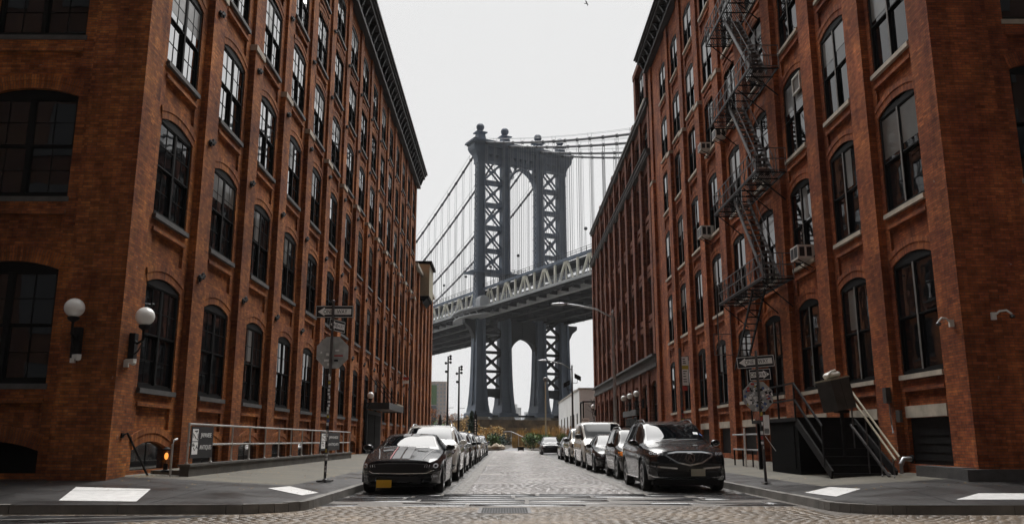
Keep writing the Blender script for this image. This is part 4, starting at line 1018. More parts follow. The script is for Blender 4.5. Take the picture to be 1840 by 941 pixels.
def headlight(patch, poly, c, r=.07, both=True, par=None, mt='lamp_housing', extra=True):
    hs_ = patch('headlight', poly, mt, 'front', .008, True)
    for h, s_ in zip(hs_, (1, -1)):
        for cx, cz_, rr in c:
            pl = [(s_*cx+rr*cos(t), cz_+rr*sin(t)) for t in np.linspace(0, 2*pi, 13)[:-1]]
            patch('lamp_reflector', pl, 'lamp_reflector', 'front', .016, False, h)
            pl = [(s_*cx+rr*.5*cos(t), cz_+rr*.5*sin(t)) for t in np.linspace(0, 2*pi, 13)[:-1]]
            patch('lamp_lens', pl, 'lamp_housing', 'front', .022, False, h)
def plate(root, x, y, z, w_, h, mt, txt, inkm, col2=None):
    m = MB(); m.box(x-w_/2, y-.012, z-h/2, x+w_/2, y, z+h/2); p = m.build('number_plate', mt, root)
    text('plate_text', txt, h*.5, inkm, p, (x, y-.003, z-.003), sx=.9)
def strip(pts, w_):
    """a thin closed outline along a polyline in the picture plane of the front"""
    up = []; dn = []
    for i, (x, z) in enumerate(pts):
        a = pts[max(0, i-1)]; b = pts[min(len(pts)-1, i+1)]; d = Vector((b[0]-a[0], b[1]-a[1])).normalized(); n = Vector((-d.y, d.x))*w_/2
        up.append((x+n.x, z+n.y)); dn.append((x-n.x, z-n.y))
    return up+dn[::-1]
def segs(patch, nm, pts, w_, mt, both=False, off=.012, frm='front', par=None):
    for a, b in zip(pts, pts[1:]): patch(nm, strip([a, b], w_), mt, frm, off, both, par, 5)
# --- black coupe with racing stripes
def x_coupe(root, bvh, patch):
    patch('grille', [(-.60, .49), (.60, .49), (.66, .56), (.60, .66), (.35, .68), (-.35, .68), (-.60, .66), (-.66, .56)], 'grille_mesh', off=.006)
    patch('lower_intake', [(-.52, .24), (.52, .24), (.46, .40), (-.46, .40)], 'grille_mesh', off=.005)
    segs(patch, 'chrome_trim', [(-.70, .52), (-.62, .475), (0, .465), (.62, .475), (.70, .52), (.88, .56)], .018, 'chrome')
    segs(patch, 'chrome_trim', [(.55, .33), (.50, .245), (0, .235)], .014, 'chrome', True)
    headlight(patch, [(.55, .60), (.90, .57), (.955, .66), (.90, .71), (.66, .68)], [(.80, .635, .055)])
    patch('fog_lamp', [(.66, .36), (.88, .38), (.88, .44), (.70, .43)], 'lamp_housing', both=True); patch('fog_lens', [(.72, .385), (.84, .39), (.84, .42), (.72, .42)], 'lamp_reflector', both=True, off=.014)
    # stripes over bonnet and roof
    for a, b, mt in ((-.20, -.02, 'stripe_grey'), (.02, .20, 'stripe_grey')):
        patch('racing_stripe', [(a, .06), (b, .06), (b, 1.45), (a, 1.45)], mt, 'top', .004, False, None, 6)
        patch('racing_stripe', [(a, 2.15), (b, 2.15), (b, 3.0), (a, 3.0)], mt, 'top', .004, False, None, 6)
    patch('racing_stripe', [(-.255, .06), (-.225, .06), (-.225, 1.45), (-.255, 1.45)], 'stripe_red', 'top', .004, False, None, 6)
    patch('bonnet_vent', [(.28, .95), (.5, .88), (.56, 1.08), (.30, 1.12)], 'plastic_black', 'top', .012, True)
    segs(patch, 'bonnet_scoop', [(-.45, 1.12), (-.25, 1.2), (.25, 1.2), (.45, 1.12)], .05, 'plastic_black', off=.025, frm='top')
    segs(patch, 'bonnet_crease', [(.50, .12), (.56, .6), (.68, 1.35)], .022, 'iron_light', True, .006, 'top')
    segs(patch, 'bonnet_edge', [(-.62, .665), (-.3, .69), (0, .695), (.3, .69), (.62, .665)], .02, 'iron_light', off=.012)
    for k in range(3): segs(patch, 'led_bar', [(.56+.05*k, .605), (.575+.05*k, .655)], .012, 'lamp_reflector', True, .02)
    segs(patch, 'bumper_crease', [(.66, .47), (.95, .52)], .016, 'iron_light', True, .01); segs(patch, 'splitter', [(-.8, .205), (.8, .205)], .02, 'iron_light', off=.012)
    plate(root, -.34, -.165, .245, .34, .17, 'yellow_plate', 'EYC-4735', 'navy_ink')
COUPE = dict(L=4.78, W=1.92, H=1.38, paint='paint_black', wr=.35, axles=(.93, 3.65), cab=(1.42, 2.25, 3.15, 4.25), roofw=.62, zb=.17,
    top=[(0, .76), (.3, .84), (.9, .95), (1.42, 1.02), (1.8, 1.18), (2.25, 1.335), (2.7, 1.375), (3.15, 1.34), (4.1, 1.08), (4.6, 1.05), (4.78, .98)],
    belt=[(0, .68), (.4, .76), (1.0, .87), (1.5, .93), (3.2, .97), (4.0, 1.0), (4.78, .93)], nose=[(.17, .12), (.28, .03), (.45, 0), (.66, 0), (.74, .02), (.86, .12)],
    pillars=[(2.62, 2.72)], seams=[1.55, 2.95], handles=[2.7], handlemat='paint_black', spokes=10, spokew=.035, rim='rim', extra=x_coupe, glass_to=3.6)
car(COUPE, 'parked_car', 'black muscle coupe with grey bonnet stripes and yellow number plate, first in the left row', (-2.38, 19.6, 0), 'cars parked along the left kerb')
# --- black SUV with chrome-framed grille
def x_suv(root, bvh, patch):
    g_ = [(-.50, .90), (-.30, .935), (.30, .935), (.50, .90), (.56, .86), (.30, .70), (0, .63), (-.30, .70), (-.56, .86)]
    patch('grille', g_, 'grille_mesh', off=.008)
    segs(patch, 'grille_frame', g_+[g_[0]], .034, 'chrome', off=.018)
    for k in range(-4, 5): segs(patch, 'grille_bar', [(k*.105-.05, .74+.0*k), (k*.105, .80)], .012, 'iron_light', off=.014); segs(patch, 'grille_bar', [(k*.1, .84), (k*.1+.045, .90)], .012, 'iron_light', off=.014)
    # round emblem: ring with a caliper-like A
    ring = [(.105*cos(t), .80+.115*sin(t)) for t in np.linspace(0, 2*pi, 17)]
    segs(patch, 'emblem_ring', ring, .018, 'chrome', off=.03)
    for s_ in (-1, 1): segs(patch, 'emblem', [(s_*.055, .72), (s_*.012, .87)], .018, 'chrome', off=.03)
    segs(patch, 'emblem', [(-.03, .80), (.03, .80)], .014, 'chrome', off=.03)
    headlight(patch, [(.55, .87), (.86, .83), (.93, .90), (.92, .97), (.74, .945), (.56, .93)], [(.64, .895, .03), (.71, .895, .03), (.78, .895, .03), (.85, .90, .03)])
    segs(patch, 'headlight_trim', [(.58, .865), (.88, .835), (.93, .95)], .014, 'chrome', True, .018)
    patch('lower_grille', [(-.62, .36), (.62, .36), (.70, .50), (-.70, .50)], 'grille_mesh', off=.006)
    segs(patch, 'chrome_trim', [(.92, .62), (.80, .60), (.30, .56)], .035, 'chrome', True, .012)
    segs(patch, 'chrome_trim', [(.90, .40), (.80, .36), (.52, .355)], .02, 'chrome', True, .012)
    segs(patch, 'skid_strip', [(-.5, .30), (.5, .30)], .035, 'chrome', off=.014)
    patch('fog_housing', [(.74, .40), (.90, .42), (.90, .56), (.80, .55)], 'plastic_black', both=True)
    segs(patch, 'window_trim', [(1.75, 1.08), (4.3, 1.16)], .022, 'chrome', True, .012, 'right')
    patch('windscreen_sticker', [(.50, 1.65), (.62, 1.65), (.62, 1.75), (.50, 1.75)], 'sticker_white', 'top', .01); patch('windscreen_sticker', [(.66, 1.66), (.74, 1.66), (.74, 1.73), (.66, 1.73)], 'sticker_blue', 'top', .01)
    for s_ in (-1, 1):
        m = MB(); m.bar((s_*.92, 1.5, .30), (s_*.92, 3.6, .30), .1, .035); m.build('side_step', 'chrome', root)
    roof_rail(root, bvh, .62, 2.35, 4.2)
    plate(root, .17, -.17, .47, .33, .16, 'pale_plate', 'T 2CM81', 'ink')
SUV = dict(L=4.98, W=1.98, H=1.72, paint='paint_black', wr=.38, axles=(.95, 3.78), cab=(1.35, 2.15, 4.3, 4.9), roofw=.70, zb=.24,
    nose=[(.2, .10), (.45, 0), (.7, 0), (.9, .03), (1.02, .12)], top=[(0, .97), (.25, 1.03), (.8, 1.11), (1.35, 1.17), (1.75, 1.42), (2.15, 1.62), (2.7, 1.705), (3.6, 1.70), (4.3, 1.62), (4.75, 1.2), (4.98, 1.1)],
    belt=[(0, .86), (.5, .97), (1.35, 1.04), (4.3, 1.14), (4.98, 1.05)], pillars=[(2.78, 2.9), (3.78, 3.92)], seams=[1.55, 2.85, 3.85], handles=[2.55, 3.55], spokes=7, extra=x_suv)
car(SUV, 'parked_car', 'large black SUV with chrome-framed pentagonal grille, first in the right row', (4.32, 20.1, 0), 'cars parked along the right kerb')
# --- white crossover
def x_white(root, bvh, patch):
    patch('grille', [(-.42, .62), (.42, .62), (.50, .78), (.42, .88), (-.42, .88), (-.50, .78)], 'grille_mesh'); segs(patch, 'grille_frame', [(-.42, .88), (-.5, .78), (-.42, .62), (.42, .62), (.5, .78), (.42, .88)], .03, 'chrome', off=.014)
    headlight(patch, [(.52, .80), (.84, .80), (.93, .93), (.90, .97), (.60, .88)], [(.70, .845, .04), (.82, .87, .035)])
    patch('fog_housing', [(.66, .36), (.86, .36), (.88, .50), (.76, .52)], 'plastic_black', both=True); segs(patch, 'chrome_trim', [(.66, .37), (.90, .42)], .025, 'chrome', True, .014)
    patch('lower_grille', [(-.55, .32), (.55, .32), (.5, .45), (-.5, .45)], 'grille_mesh')
    roof_rail(root, bvh, .62, 2.3, 4.1, 'galv')
WH = dict(SUV, L=4.95, paint='paint_white', extra=x_white, wr=.37, patches=[], top=[(0, .95), (.25, 1.0), (.8, 1.09), (1.3, 1.15), (1.7, 1.42), (2.1, 1.60), (2.7, 1.69), (3.5, 1.68), (4.3, 1.55), (4.75, 1.2), (4.95, 1.1)])
car(WH, 'parked_car', 'cream-white crossover parked right behind the black coupe', (-2.36, 25.3, 0), 'cars parked along the left kerb')
# --- generic sedan / hatch / wagon
def x_gen(root, bvh, patch):
    patch('grille', [(-.32, .56), (.32, .56), (.36, .68), (-.36, .68)], 'grille_mesh'); segs(patch, 'grille_frame', [(-.36, .69), (.36, .69)], .02, 'chrome', off=.012)
    headlight(patch, [(.46, .60), (.80, .60), (.86, .70), (.80, .73), (.50, .69)], [(.58, .645, .04), (.70, .65, .04)])
    patch('lower_grille', [(-.55, .27), (.55, .27), (.5, .40), (-.5, .40)], 'grille_mesh')
SEDAN = dict(L=4.72, W=1.82, H=1.45, paint='paint_graphite', wr=.32, axles=(.88, 3.62), cab=(1.3, 2.1, 3.3, 4.2), roofw=.62, zb=.2,
    top=[(0, .74), (.3, .83), (.9, .93), (1.3, .99), (1.7, 1.22), (2.1, 1.40), (2.7, 1.45), (3.3, 1.39), (3.9, 1.16), (4.2, 1.08), (4.6, 1.05), (4.72, .98)],
    belt=[(0, .66), (.4, .75), (1.2, .89), (3.3, .95), (4.2, .98), (4.72, .92)], pillars=[(2.65, 2.75)], seams=[1.5, 2.7, 3.6], handles=[2.4, 3.35], spokes=5, extra=x_gen)
def x_wagon(root, bvh, patch):
    patch('grille', [(-.34, .70), (.34, .70), (.38, .86), (-.38, .86)], 'grille_mesh'); segs(patch, 'grille_frame', [(-.38, .87), (.38, .87), (.34, .70), (-.34, .70), (-.38, .87)], .025, 'chrome', off=.012)
    headlight(patch, [(.46, .72), (.74, .72), (.76, .86), (.48, .86)], [(.6, .79, .06)])
    patch('turn_signal', [(.76, .72), (.88, .73), (.88, .85), (.78, .86)], 'amber_lens', both=True, off=.01)
    patch('bumper_band', [(-.85, .40), (.85, .40), (.88, .52), (-.88, .52)], 'plastic_black')
    segs(patch, 'side_trim', [(1.3, .55), (4.2, .57)], .05, 'chrome', True, .012, 'right'); segs(patch, 'side_trim', [(1.3, .83), (4.2, .86)], .014, 'chrome', True, .012, 'right')
    roof_rail(root, bvh, .58, 2.1, 4.2, 'galv')
    for y in (2.5, 3.7): m = MB(); m.bar((-.6, y, 1.66), (.6, y, 1.66), .06, .03); m.build('roof_bar', 'iron', root)
WAGON = dict(L=4.75, W=1.88, H=1.62, paint='paint_brown', wr=.35, axles=(.88, 3.6), cab=(1.3, 1.95, 4.3, 4.68), roofw=.70, zb=.24,
    top=[(0, .86), (.3, .94), (.9, 1.02), (1.3, 1.06), (1.65, 1.34), (1.95, 1.53), (2.6, 1.61), (4.0, 1.60), (4.3, 1.52), (4.6, 1.1), (4.75, 1.0)],
    belt=[(0, .78), (.4, .86), (1.2, .96), (4.3, 1.02), (4.75, .95)], pillars=[(2.6, 2.7), (3.55, 3.65)], seams=[1.45, 2.65, 3.6], handles=[2.35, 3.3], spokes=6, extra=x_wagon)
car(WAGON, 'parked_car', 'dark brown wagon with roof rails and amber corner signal, second in the right row', (4.45, 26.3, 0), 'cars parked along the right kerb')
def x_bmw(root, bvh, patch):
    for s_ in (-1, 1): pl = [(s_*.04, .56), (s_*.22, .56), (s_*.24, .70), (s_*.05, .70)]; patch('grille', pl if s_ > 0 else pl[::-1], 'grille_mesh'); segs(patch, 'grille_frame', pl+[pl[0]], .016, 'chrome', off=.012)
    headlight(patch, [(.36, .59), (.74, .59), (.84, .68), (.78, .72), (.40, .69)], [(.47, .64, .045), (.64, .645, .045)])
    patch('lower_grille', [(-.55, .27), (.55, .27), (.5, .40), (-.5, .40)], 'grille_mesh'); segs(patch, 'chrome_trim', [(.35, .56), (.80, .575)], .016, 'chrome', True)
    plate(root, 0, -.17, .47, .31, .15, 'pale_plate', 'HDC 7204' if False else '', 'ink')
BMW = dict(SEDAN, paint='paint_black', extra=x_bmw, spokes=8, spokew=.04, wr=.34)
car(BMW, 'parked_car', 'glossy black sedan with bright many-spoked wheels, between the brown wagon and the white van', (4.25, 31.7, 0), 'cars parked along the right kerb')
def x_van(root, bvh, patch):
    patch('grille', [(-.55, .72), (.55, .72), (.6, .90), (-.6, .90)], 'plastic_black')
    headlight(patch, [(.62, .74), (.90, .74), (.93, .98), (.74, .95)], [(.76, .84, .06)])
    patch('bumper_band', [(-.9, .30), (.9, .30), (.92, .58), (-.92, .58)], 'plastic_black')
    text('door_lettering', '22', .16, 'ink', root, (-1.0, 2.2, .95), rot=(pi/2, 0, -pi/2))
VAN = dict(L=5.3, W=2.02, H=2.05, paint='paint_white', wr=.35, axles=(.95, 4.1), cab=(1.05, 1.9, 5.1, 5.28), roofw=.86, zb=.25, box=1, mir=1.35, mirmat='plastic_black', mirz=.12,
    top=[(0, 1.0), (.3, 1.10), (1.05, 1.24), (1.5, 1.66), (1.9, 1.98), (2.4, 2.05), (5.1, 2.03), (5.25, 1.6), (5.3, 1.3)],
    belt=[(0, .95), (.4, 1.02), (1.05, 1.16), (5.1, 1.25), (5.3, 1.2)], plan=[(0, .80), (.12, .90), (.35, .96), (.9, 1.0), (5.0, 1.0), (5.3, .94)], pillars=[(2.4, 2.55)], glass_to=3.3, seams=[1.5, 2.6, 3.8], handles=[2.35], handlemat='plastic_black', spokes=6, extra=x_van, norear=True)
car(VAN, 'parked_van', 'tall white delivery van standing out above the right row of cars', (4.42, 37.3, 0), 'cars parked along the right kerb', 'van')
def x_pick(root, bvh, patch):
    patch('grille', [(-.5, .78), (.5, .78), (.55, 1.02), (-.55, 1.02)], 'plastic_black'); segs(patch, 'chrome_bumper', [(-.9, .60), (.9, .60)], .16, 'chrome', off=.02)
    headlight(patch, [(.6, .84), (.90, .84), (.93, 1.02), (.62, 1.02)], [(.76, .93, .07)])
PICK = dict(L=5.6, W=2.0, H=1.88, paint='paint_champagne', wr=.40, axles=(1.0, 4.4), cab=(1.5, 2.15, 3.7, 3.95), roofw=.74, zb=.34, mir=1.25, mirmat='plastic_black',
    top=[(0, 1.06), (.3, 1.14), (1.5, 1.22), (1.85, 1.55), (2.15, 1.80), (2.6, 1.87), (3.7, 1.83), (3.95, 1.24), (4.1, 1.22), (5.6, 1.20)],
    belt=[(0, 1.0), (.4, 1.06), (1.5, 1.12), (5.6, 1.15)], pillars=[(2.85, 2.95)], seams=[1.7, 2.9, 3.75], handles=[2.6, 3.5], spokes=6, extra=x_pick, plan=[(0, .82), (.12, .9), (.35, .96), (.9, 1.0), (5.2, 1.0), (5.6, .96)])
car(PICK, 'parked_truck', 'beige pickup truck with chrome bumper, directly beyond the white van', (4.38, 44.2, 0), 'cars parked along the right kerb', 'pickup truck')
# repeats farther down the street
def again(src, label, loc, paint_=None, grp='cars parked along the left kerb', sc=1):
    c = copy_tree(src); c.location = loc; c['label'] = label; c['group'] = grp; c.scale = (1, sc, 1)
    if paint_:
        for ch in c.children:
            if ch.name.split('.')[0] in ('body', 'mirror'):
                ch.data = ch.data.copy(); ch.data.materials[0] = MATS[paint_]
    return c
gs = car(SEDAN, 'parked_car', 'dark graphite sedan beyond the beige pickup in the right row', (4.4, 53.0, 0), 'cars parked along the right kerb')
HATCH = dict(SEDAN, L=4.35, H=1.52, cab=(1.15, 1.9, 3.7, 4.25), top=[(0, .76), (.3, .86), (.8, .96), (1.15, 1.02), (1.5, 1.26), (1.9, 1.46), (2.5, 1.52), (3.4, 1.49), (3.7, 1.42), (4.1, 1.08), (4.35, .98)], belt=[(0, .68), (.4, .78), (1.1, .92), (3.7, 1.0), (4.35, .93)], paint='paint_silver', axles=(.82, 3.45), seams=[1.35, 2.5, 3.4], handles=[2.2, 3.15])
gh = car(HATCH, 'parked_car', 'silver hatchback right behind the cream-white crossover', (-2.35, 31.4, 0), 'cars parked along the left kerb')
suv2 = car(dict(WAGON, paint='paint_graphite', roofw=.68, H=1.66, patches=[], extra=x_gen, zb=.26), 'parked_car', 'dark grey SUV fourth in the left row, behind the silver hatchback', (-2.37, 36.9, 0), 'cars parked along the left kerb')
again(suv2, 'black SUV fifth in the left row', (-2.35, 43.0, 0), 'paint_black')
again(gs, 'white sedan sixth in the left row, between two dark cars', (-2.3, 49.2, 0), 'paint_white')
again(gh, 'dark blue hatchback seventh in the left row', (-2.34, 55.3, 0), 'paint_blue')
again(gs, 'silver sedan eighth in the left row', (-2.34, 61.3, 0), 'paint_silver')
again(suv2, 'dark SUV last in the left row, at the end of the street', (-2.32, 68.0, 0), 'paint_blue')
again(gh, 'dark small car last in the right row, next to the planting', (3.95, 72.0, 0), 'paint_graphite', 'cars parked along the right kerb')

# ------------------------------------------------------------------ signs on poles
def one_way(par, name, c, w_, h, rz, left=True, tilt=0):
    """black plate with white arrow carrying the words, local frame turned by rz about z"""
    M = Matrix.Translation(c) @ Matrix.Rotation(rz, 4, 'Z') @ Matrix.Rotation(tilt, 4, 'Y')
    def put(m, nm, mt, pr):
        m.v = [tuple(M @ Vector(v)) for v in m.v]; return m.build(nm, mt, pr)
    m = MB(); m.box(-w_/2, 0, -h/2, w_/2, .012, h/2); sg = put(m, name, 'ink', par)
    b = h*.035
    m = MB(); 
    for x0, z0, x1, z1 in ((-w_/2+.01, h/2-.01-b, w_/2-.01, h/2-.01), (-w_/2+.01, -h/2+.01, w_/2-.01, -h/2+.01+b), (-w_/2+.01, -h/2+.01+b, -w_/2+.01+b, h/2-.01-b), (w_/2-.01-b, -h/2+.01+b, w_/2-.01, h/2-.01-b)): m.box(x0, -.003, z0, x1, -.0005, z1)
    put(m, 'sign_border', 'sign_white', sg)
    s_ = 1 if left else -1; k = w_*.44
    pts = [(-k, 0), (-k+h*.55, h*.36), (-k+h*.55, h*.24), (k, h*.24), (k, -h*.24), (-k+h*.55, -h*.24), (-k+h*.55, -h*.36)]
    pts = [(s_*x, z) for x, z in pts]
    m = MB(); m.prism(pts, -.003, -.0005); put(m, 'sign_arrow', 'sign_white', sg)
    for wd, x in (('ONE', -w_*.17), ('WAY', w_*.2)) if left else (('ONE', -w_*.24), ('WAY', w_*.13)):
        t = text('sign_word', wd, h*.46, 'ink', sg, (0, 0, 0), ext=.0008); t.matrix_local = Matrix.Translation(-WL[sg.name]) @ M @ Matrix.Translation((x, -.0045, -h*.01)) @ Matrix.Rotation(pi/2, 4, 'X') @ Matrix.Diagonal((.8, 1, 1, 1))
    return sg
def octagon(par, c, r, name='sign_octagon', mt='sign_back', rz=0, rim=True):
    pts = [(c[0]+r*cos(pi/8+k*pi/4), c[2]+r*sin(pi/8+k*pi/4)) for k in range(8)]
    m = MB(); m.prism(pts, c[1], c[1]+.01); return m.build(name, mt, par)
def stickers_on_pole(par, x, y, z0, z1, n, r=.036, seed=1):
    rr = random.Random(seed); z = z0
    for k in range(n):
        h = (z1-z0)/n*rr.uniform(.5, .98); zz = z0+(z1-z0)*k/n; m = MB(); a0 = -pi/2+rr.uniform(-.7, .7); wd = rr.uniform(.6, 1.3); pts = []
        for a in np.linspace(a0-wd, a0+wd, 6): pts.append((x+r*cos(a), y+r*sin(a)))
        for (xa, ya), (xb, yb) in zip(pts, pts[1:]): m.quad((xa, ya, zz), (xb, yb, zz), (xb, yb, zz+h), (xa, ya, zz+h))
        m.build('sticker', rr.choice(['sticker_white']*5+['sticker_yellow', 'sticker_red', 'sticker_blue', 'ink']), par)
sp_ = thing('street_sign_post', 'sticker-covered grey post with one-way signs and blank octagon back, on the left corner', 'sign post', (-4.38, 21.02, .24))
m = MB(); m.tube([(-4.38, 21.02, .2), (-4.36, 21.02, 4.66)], .033, 10); m.lathe([(.035, 0), (.06, .01), (.06, .03), (.035, .05)], (-4.38, 21.02, .24), 12); m.lathe([(.05, 0), (.055, .03), (.001, .05)], (-4.36, 21.02, 4.64), 10); post = m.build('post', 'iron_light', sp_, smooth=True, sharp=40)
m = MB(); m.box(-4.56, 20.86, .225, -4.2, 21.18, .25); m.build('foot_plate', 'iron', sp_)
one_way(sp_, 'one_way_sign', (-4.335, 21.07, 4.395), .96, .31, 0, True)
one_way(sp_, 'one_way_sign', (-4.27, 21.18, 4.05), .62, .30, radians(62), True, radians(3))
oc = octagon(sp_, (-4.345, 21.075, 3.36), .43)
for x, z, w_, h, mt in ((-.12, -.05, .08, .07, 'sticker_white'), (-.14, -.2, .12, .06, 'sticker_white'), (.12, .05, .1, .04, 'sticker_white'), (.16, -.08, .22, .035, 'sticker_red'), (.1, -.2, .1, .05, 'ink'), (-.28, 0, .04, .04, 'sticker_white'), (-.08, -.3, .08, .07, 'sign_white')):
    m = MB(); m.box(-4.345+x-w_/2, 21.07, 3.36+z-h/2, -4.345+x+w_/2, 21.0745, 3.36+z+h/2); m.build('sticker', mt, oc)
stickers_on_pole(sp_, -4.37, 21.02, .45, 2.85, 26, seed=4)
sr = thing('street_sign_post', 'post with tilted one-way signs and an octagon plastered in stickers, on the right corner', 'sign post', (6.2, 20.4, .2))
m = MB(); m.tube([(6.2, 20.4, .18), (6.14, 20.4, 3.34)], .033, 10); m.lathe([(.035, 0), (.12, .01), (.12, .03), (.035, .04)], (6.2, 20.4, .2), 12); m.build('post', 'iron_light', sr, smooth=True, sharp=40)
one_way(sr, 'one_way_sign', (6.14, 20.46, 3.08), .93, .29, 0, True, radians(-4.5))
one_way(sr, 'one_way_sign', (6.23, 20.46, 2.77), .53, .28, 0, False, radians(-3.5))
oc = octagon(sr, (6.15, 20.46, 2.24), .385)
rr = random.Random(3)
for k in range(70):
    a = rr.uniform(0, 2*pi); q = .33*sqrt(rr.random()); x, z = q*cos(a), q*sin(a); w_, h = rr.uniform(.03, .09), rr.uniform(.03, .08); y = 20.455-k*.0006
    t = rr.uniform(-.6, .6); m = MB(); cs_ = [(x+dx*cos(t)-dz*sin(t), z+dx*sin(t)+dz*cos(t)) for dx, dz in ((-w_/2, -h/2), (w_/2, -h/2), (w_/2, h/2), (-w_/2, h/2))]
    m.prism([(6.15+a_, 2.24+b_) for a_, b_ in cs_], y-.0004, y); m.build('sticker', rr.choice(['sticker_white']*4+['sign_white', 'ink', 'ink', 'sticker_yellow', 'sticker_red', 'sticker_blue']), oc)
m = MB(); m.box(6.22, 20.38, 1.33, 6.36, 20.39, 1.8); ps = m.build('parking_sign', 'sign_white', sr)
for k in range(6): m = MB(); m.box(6.235+k*.018, 20.376, 1.36, 6.245+k*.018, 20.3795, 1.48); m.build('printed_bar', 'ink', ps)
m = MB(); m.tube([(6.24, 20.37, 1.3), (6.45, 20.3, .95)], .008, 5); m.build('wire', 'sign_white', sr)
stickers_on_pole(sr, 6.175, 20.4, 1.0, 2.0, 9, seed=8)
# bus / parking regulation post
bp = thing('parking_sign_post', 'tall grey post with a long white sign banded in yellow, on the right sidewalk', 'sign post', (7.55, 36, .3))
m = MB(); m.tube([(7.55, 36, .25), (7.55, 36, 5.1)], .05, 8); m.build('post', 'iron_light', bp, smooth=True, sharp=40)
m = MB(); m.box(7.61, 35.97, 3.5, 7.88, 35.985, 4.72); b_ = m.build('sign_board', 'sign_white', bp)
m = MB(); m.box(7.612, 35.962, 4.18, 7.878, 35.969, 4.34); m.build('yellow_band', 'sticker_yellow', b_)
for k, z in enumerate((4.6, 4.5, 4.42, 4.08, 3.98, 3.86, 3.74, 3.64)): m = MB(); m.box(7.65, 35.962, z, 7.65+.1+.02*(k % 4), 35.969, z+.035); m.build('printed_line', 'ink', b_)
m = MB(); m.box(7.61, 35.97, 3.28, 7.8, 35.985, 3.46); m.build('small_sign', 'sticker_red', bp)
stickers_on_pole(bp, 7.55, 36, 1.9, 2.6, 6, .053, 9)
fp = thing('street_sign_post', 'thin far post with red and white signs beside the left warehouse wall', 'sign post', (-6.75, 60, .3))
m = MB(); m.tube([(-6.75, 60, .2), (-6.8, 60, 6.2)], .06, 8); m.build('post', 'iron_light', fp)
m = MB(); m.box(-7.3, 60, 5.15, -6.86, 60.03, 5.35); m.build('white_sign', 'sign_white', fp); m = MB(); m.box(-7.25, 60, 5.42, -6.86, 60.03, 5.6); m.build('red_sign', 'sticker_red', fp)

# ------------------------------------------------------------------ wall lamps and cameras
def globe_lamp(label, g_, wall, r=.21, grp='globe wall lamps'):
    t = thing('globe_lamp', label, 'wall lamp', wall, 0, grp); gx, gy, gz = g_; wx, wy, wz = wall
    m = MB(); m.box(min(wx, wx)-.09, wy-.09, wz-.55, wx+.09, wy+.09, wz+.12); m.build('back_plate', 'iron', t)
    m = MB(); m.tube([(wx, wy, wz), ((wx+gx)/2, (wy+gy)/2, wz-.12), (gx, gy, wz-.05), (gx, gy, gz-r-.02)], .03, 8); m.lathe([(.04, 0), (.11, .05), (.13, .10), (.09, .12)], (gx, gy, gz-r-.1), 12)
    m.tube([(wx, wy, wz-.4), ((wx*.4+gx*.6), (wy*.4+gy*.6), wz-.3), (gx, gy, wz-.1)], .018, 6); m.build('bracket', 'iron', t, smooth=True, sharp=40)
    m = MB(); m.sphere((gx, gy, gz), r, 24); m.build('globe', 'opal_glass', t, smooth=True); return t
globe_lamp('white globe lamp on the dark cross-street face, left of the brick corner', (-9.38, 18.08, 4.02), (-9.38, 18.35, 3.5))
globe_lamp('white globe lamp on the street face, just right of the left brick corner', (-8.12, 18.75, 3.93), (-8.44, 18.95, 3.45))
globe_lamp('small white globe lamp beside the left metal door canopy', (-8.1, 51.0, 3.85), (-8.42, 51.2, 3.5), .2)
for y, lb in ((61.7, 'nearest'), (65.0, 'middle'), (68.4, 'farthest')): globe_lamp('white globe lamp over the loft building entrance, %s of the three' % lb, (9.62, y, 4.52), (10.1, y, 4.05), .23)
globe_lamp('white globe lamp at the far corner of the loft building', (9.8, 93.8, 4.85), (10.05, 93.8, 4.4), .25)
def dome_cam(label, p, d, arm):
    t = thing('security_camera', label, 'camera', p, 0, 'security cameras on the walls'); p = Vector(p); d = Vector(d)
    m = MB(); m.box(p.x-.05, p.y-.03, p.z-.08, p.x+.05, p.y+.03, p.z+.08); m.build('mount', 'white_plastic', t)
    m = MB()
    if arm: m.tube([p, p+d*.12+Vector((0, 0, .10)), p+d*.25+Vector((0, 0, .11)), p+d*.34+Vector((0, 0, .02))], .022, 8)
    else: m.bar(p+Vector((0, 0, .05)), p+d*.24+Vector((0, 0, .05)), .10, .09)
    m.build('arm', 'white_plastic', t, smooth=True, sharp=40)
    e = p+d*(.34 if arm else .2); m = MB(); m.sphere((e.x, e.y, e.z-(.03 if arm else .0)), .06, 14, sz=.8); m.build('lens_dome', 'lamp_housing' if arm else 'white_plastic', t, smooth=True)
dome_cam('small white camera on the cross-street wall under the left globe lamp', (-9.42, 18.32, 2.93), (.8, -.5, 0), False)
dome_cam('small white camera on the street wall under the second globe lamp', (-8.42, 18.7, 2.87), (.9, -.3, 0), False)
dome_cam('white arm-mounted dome camera on the street face of the right corner', (10.03, 18.55, 3.77), (-1, -.3, 0), True)
dome_cam('white arm-mounted dome camera on the cross-street face of the right corner', (10.75, 18.12, 3.87), (.9, -.5, 0), True)

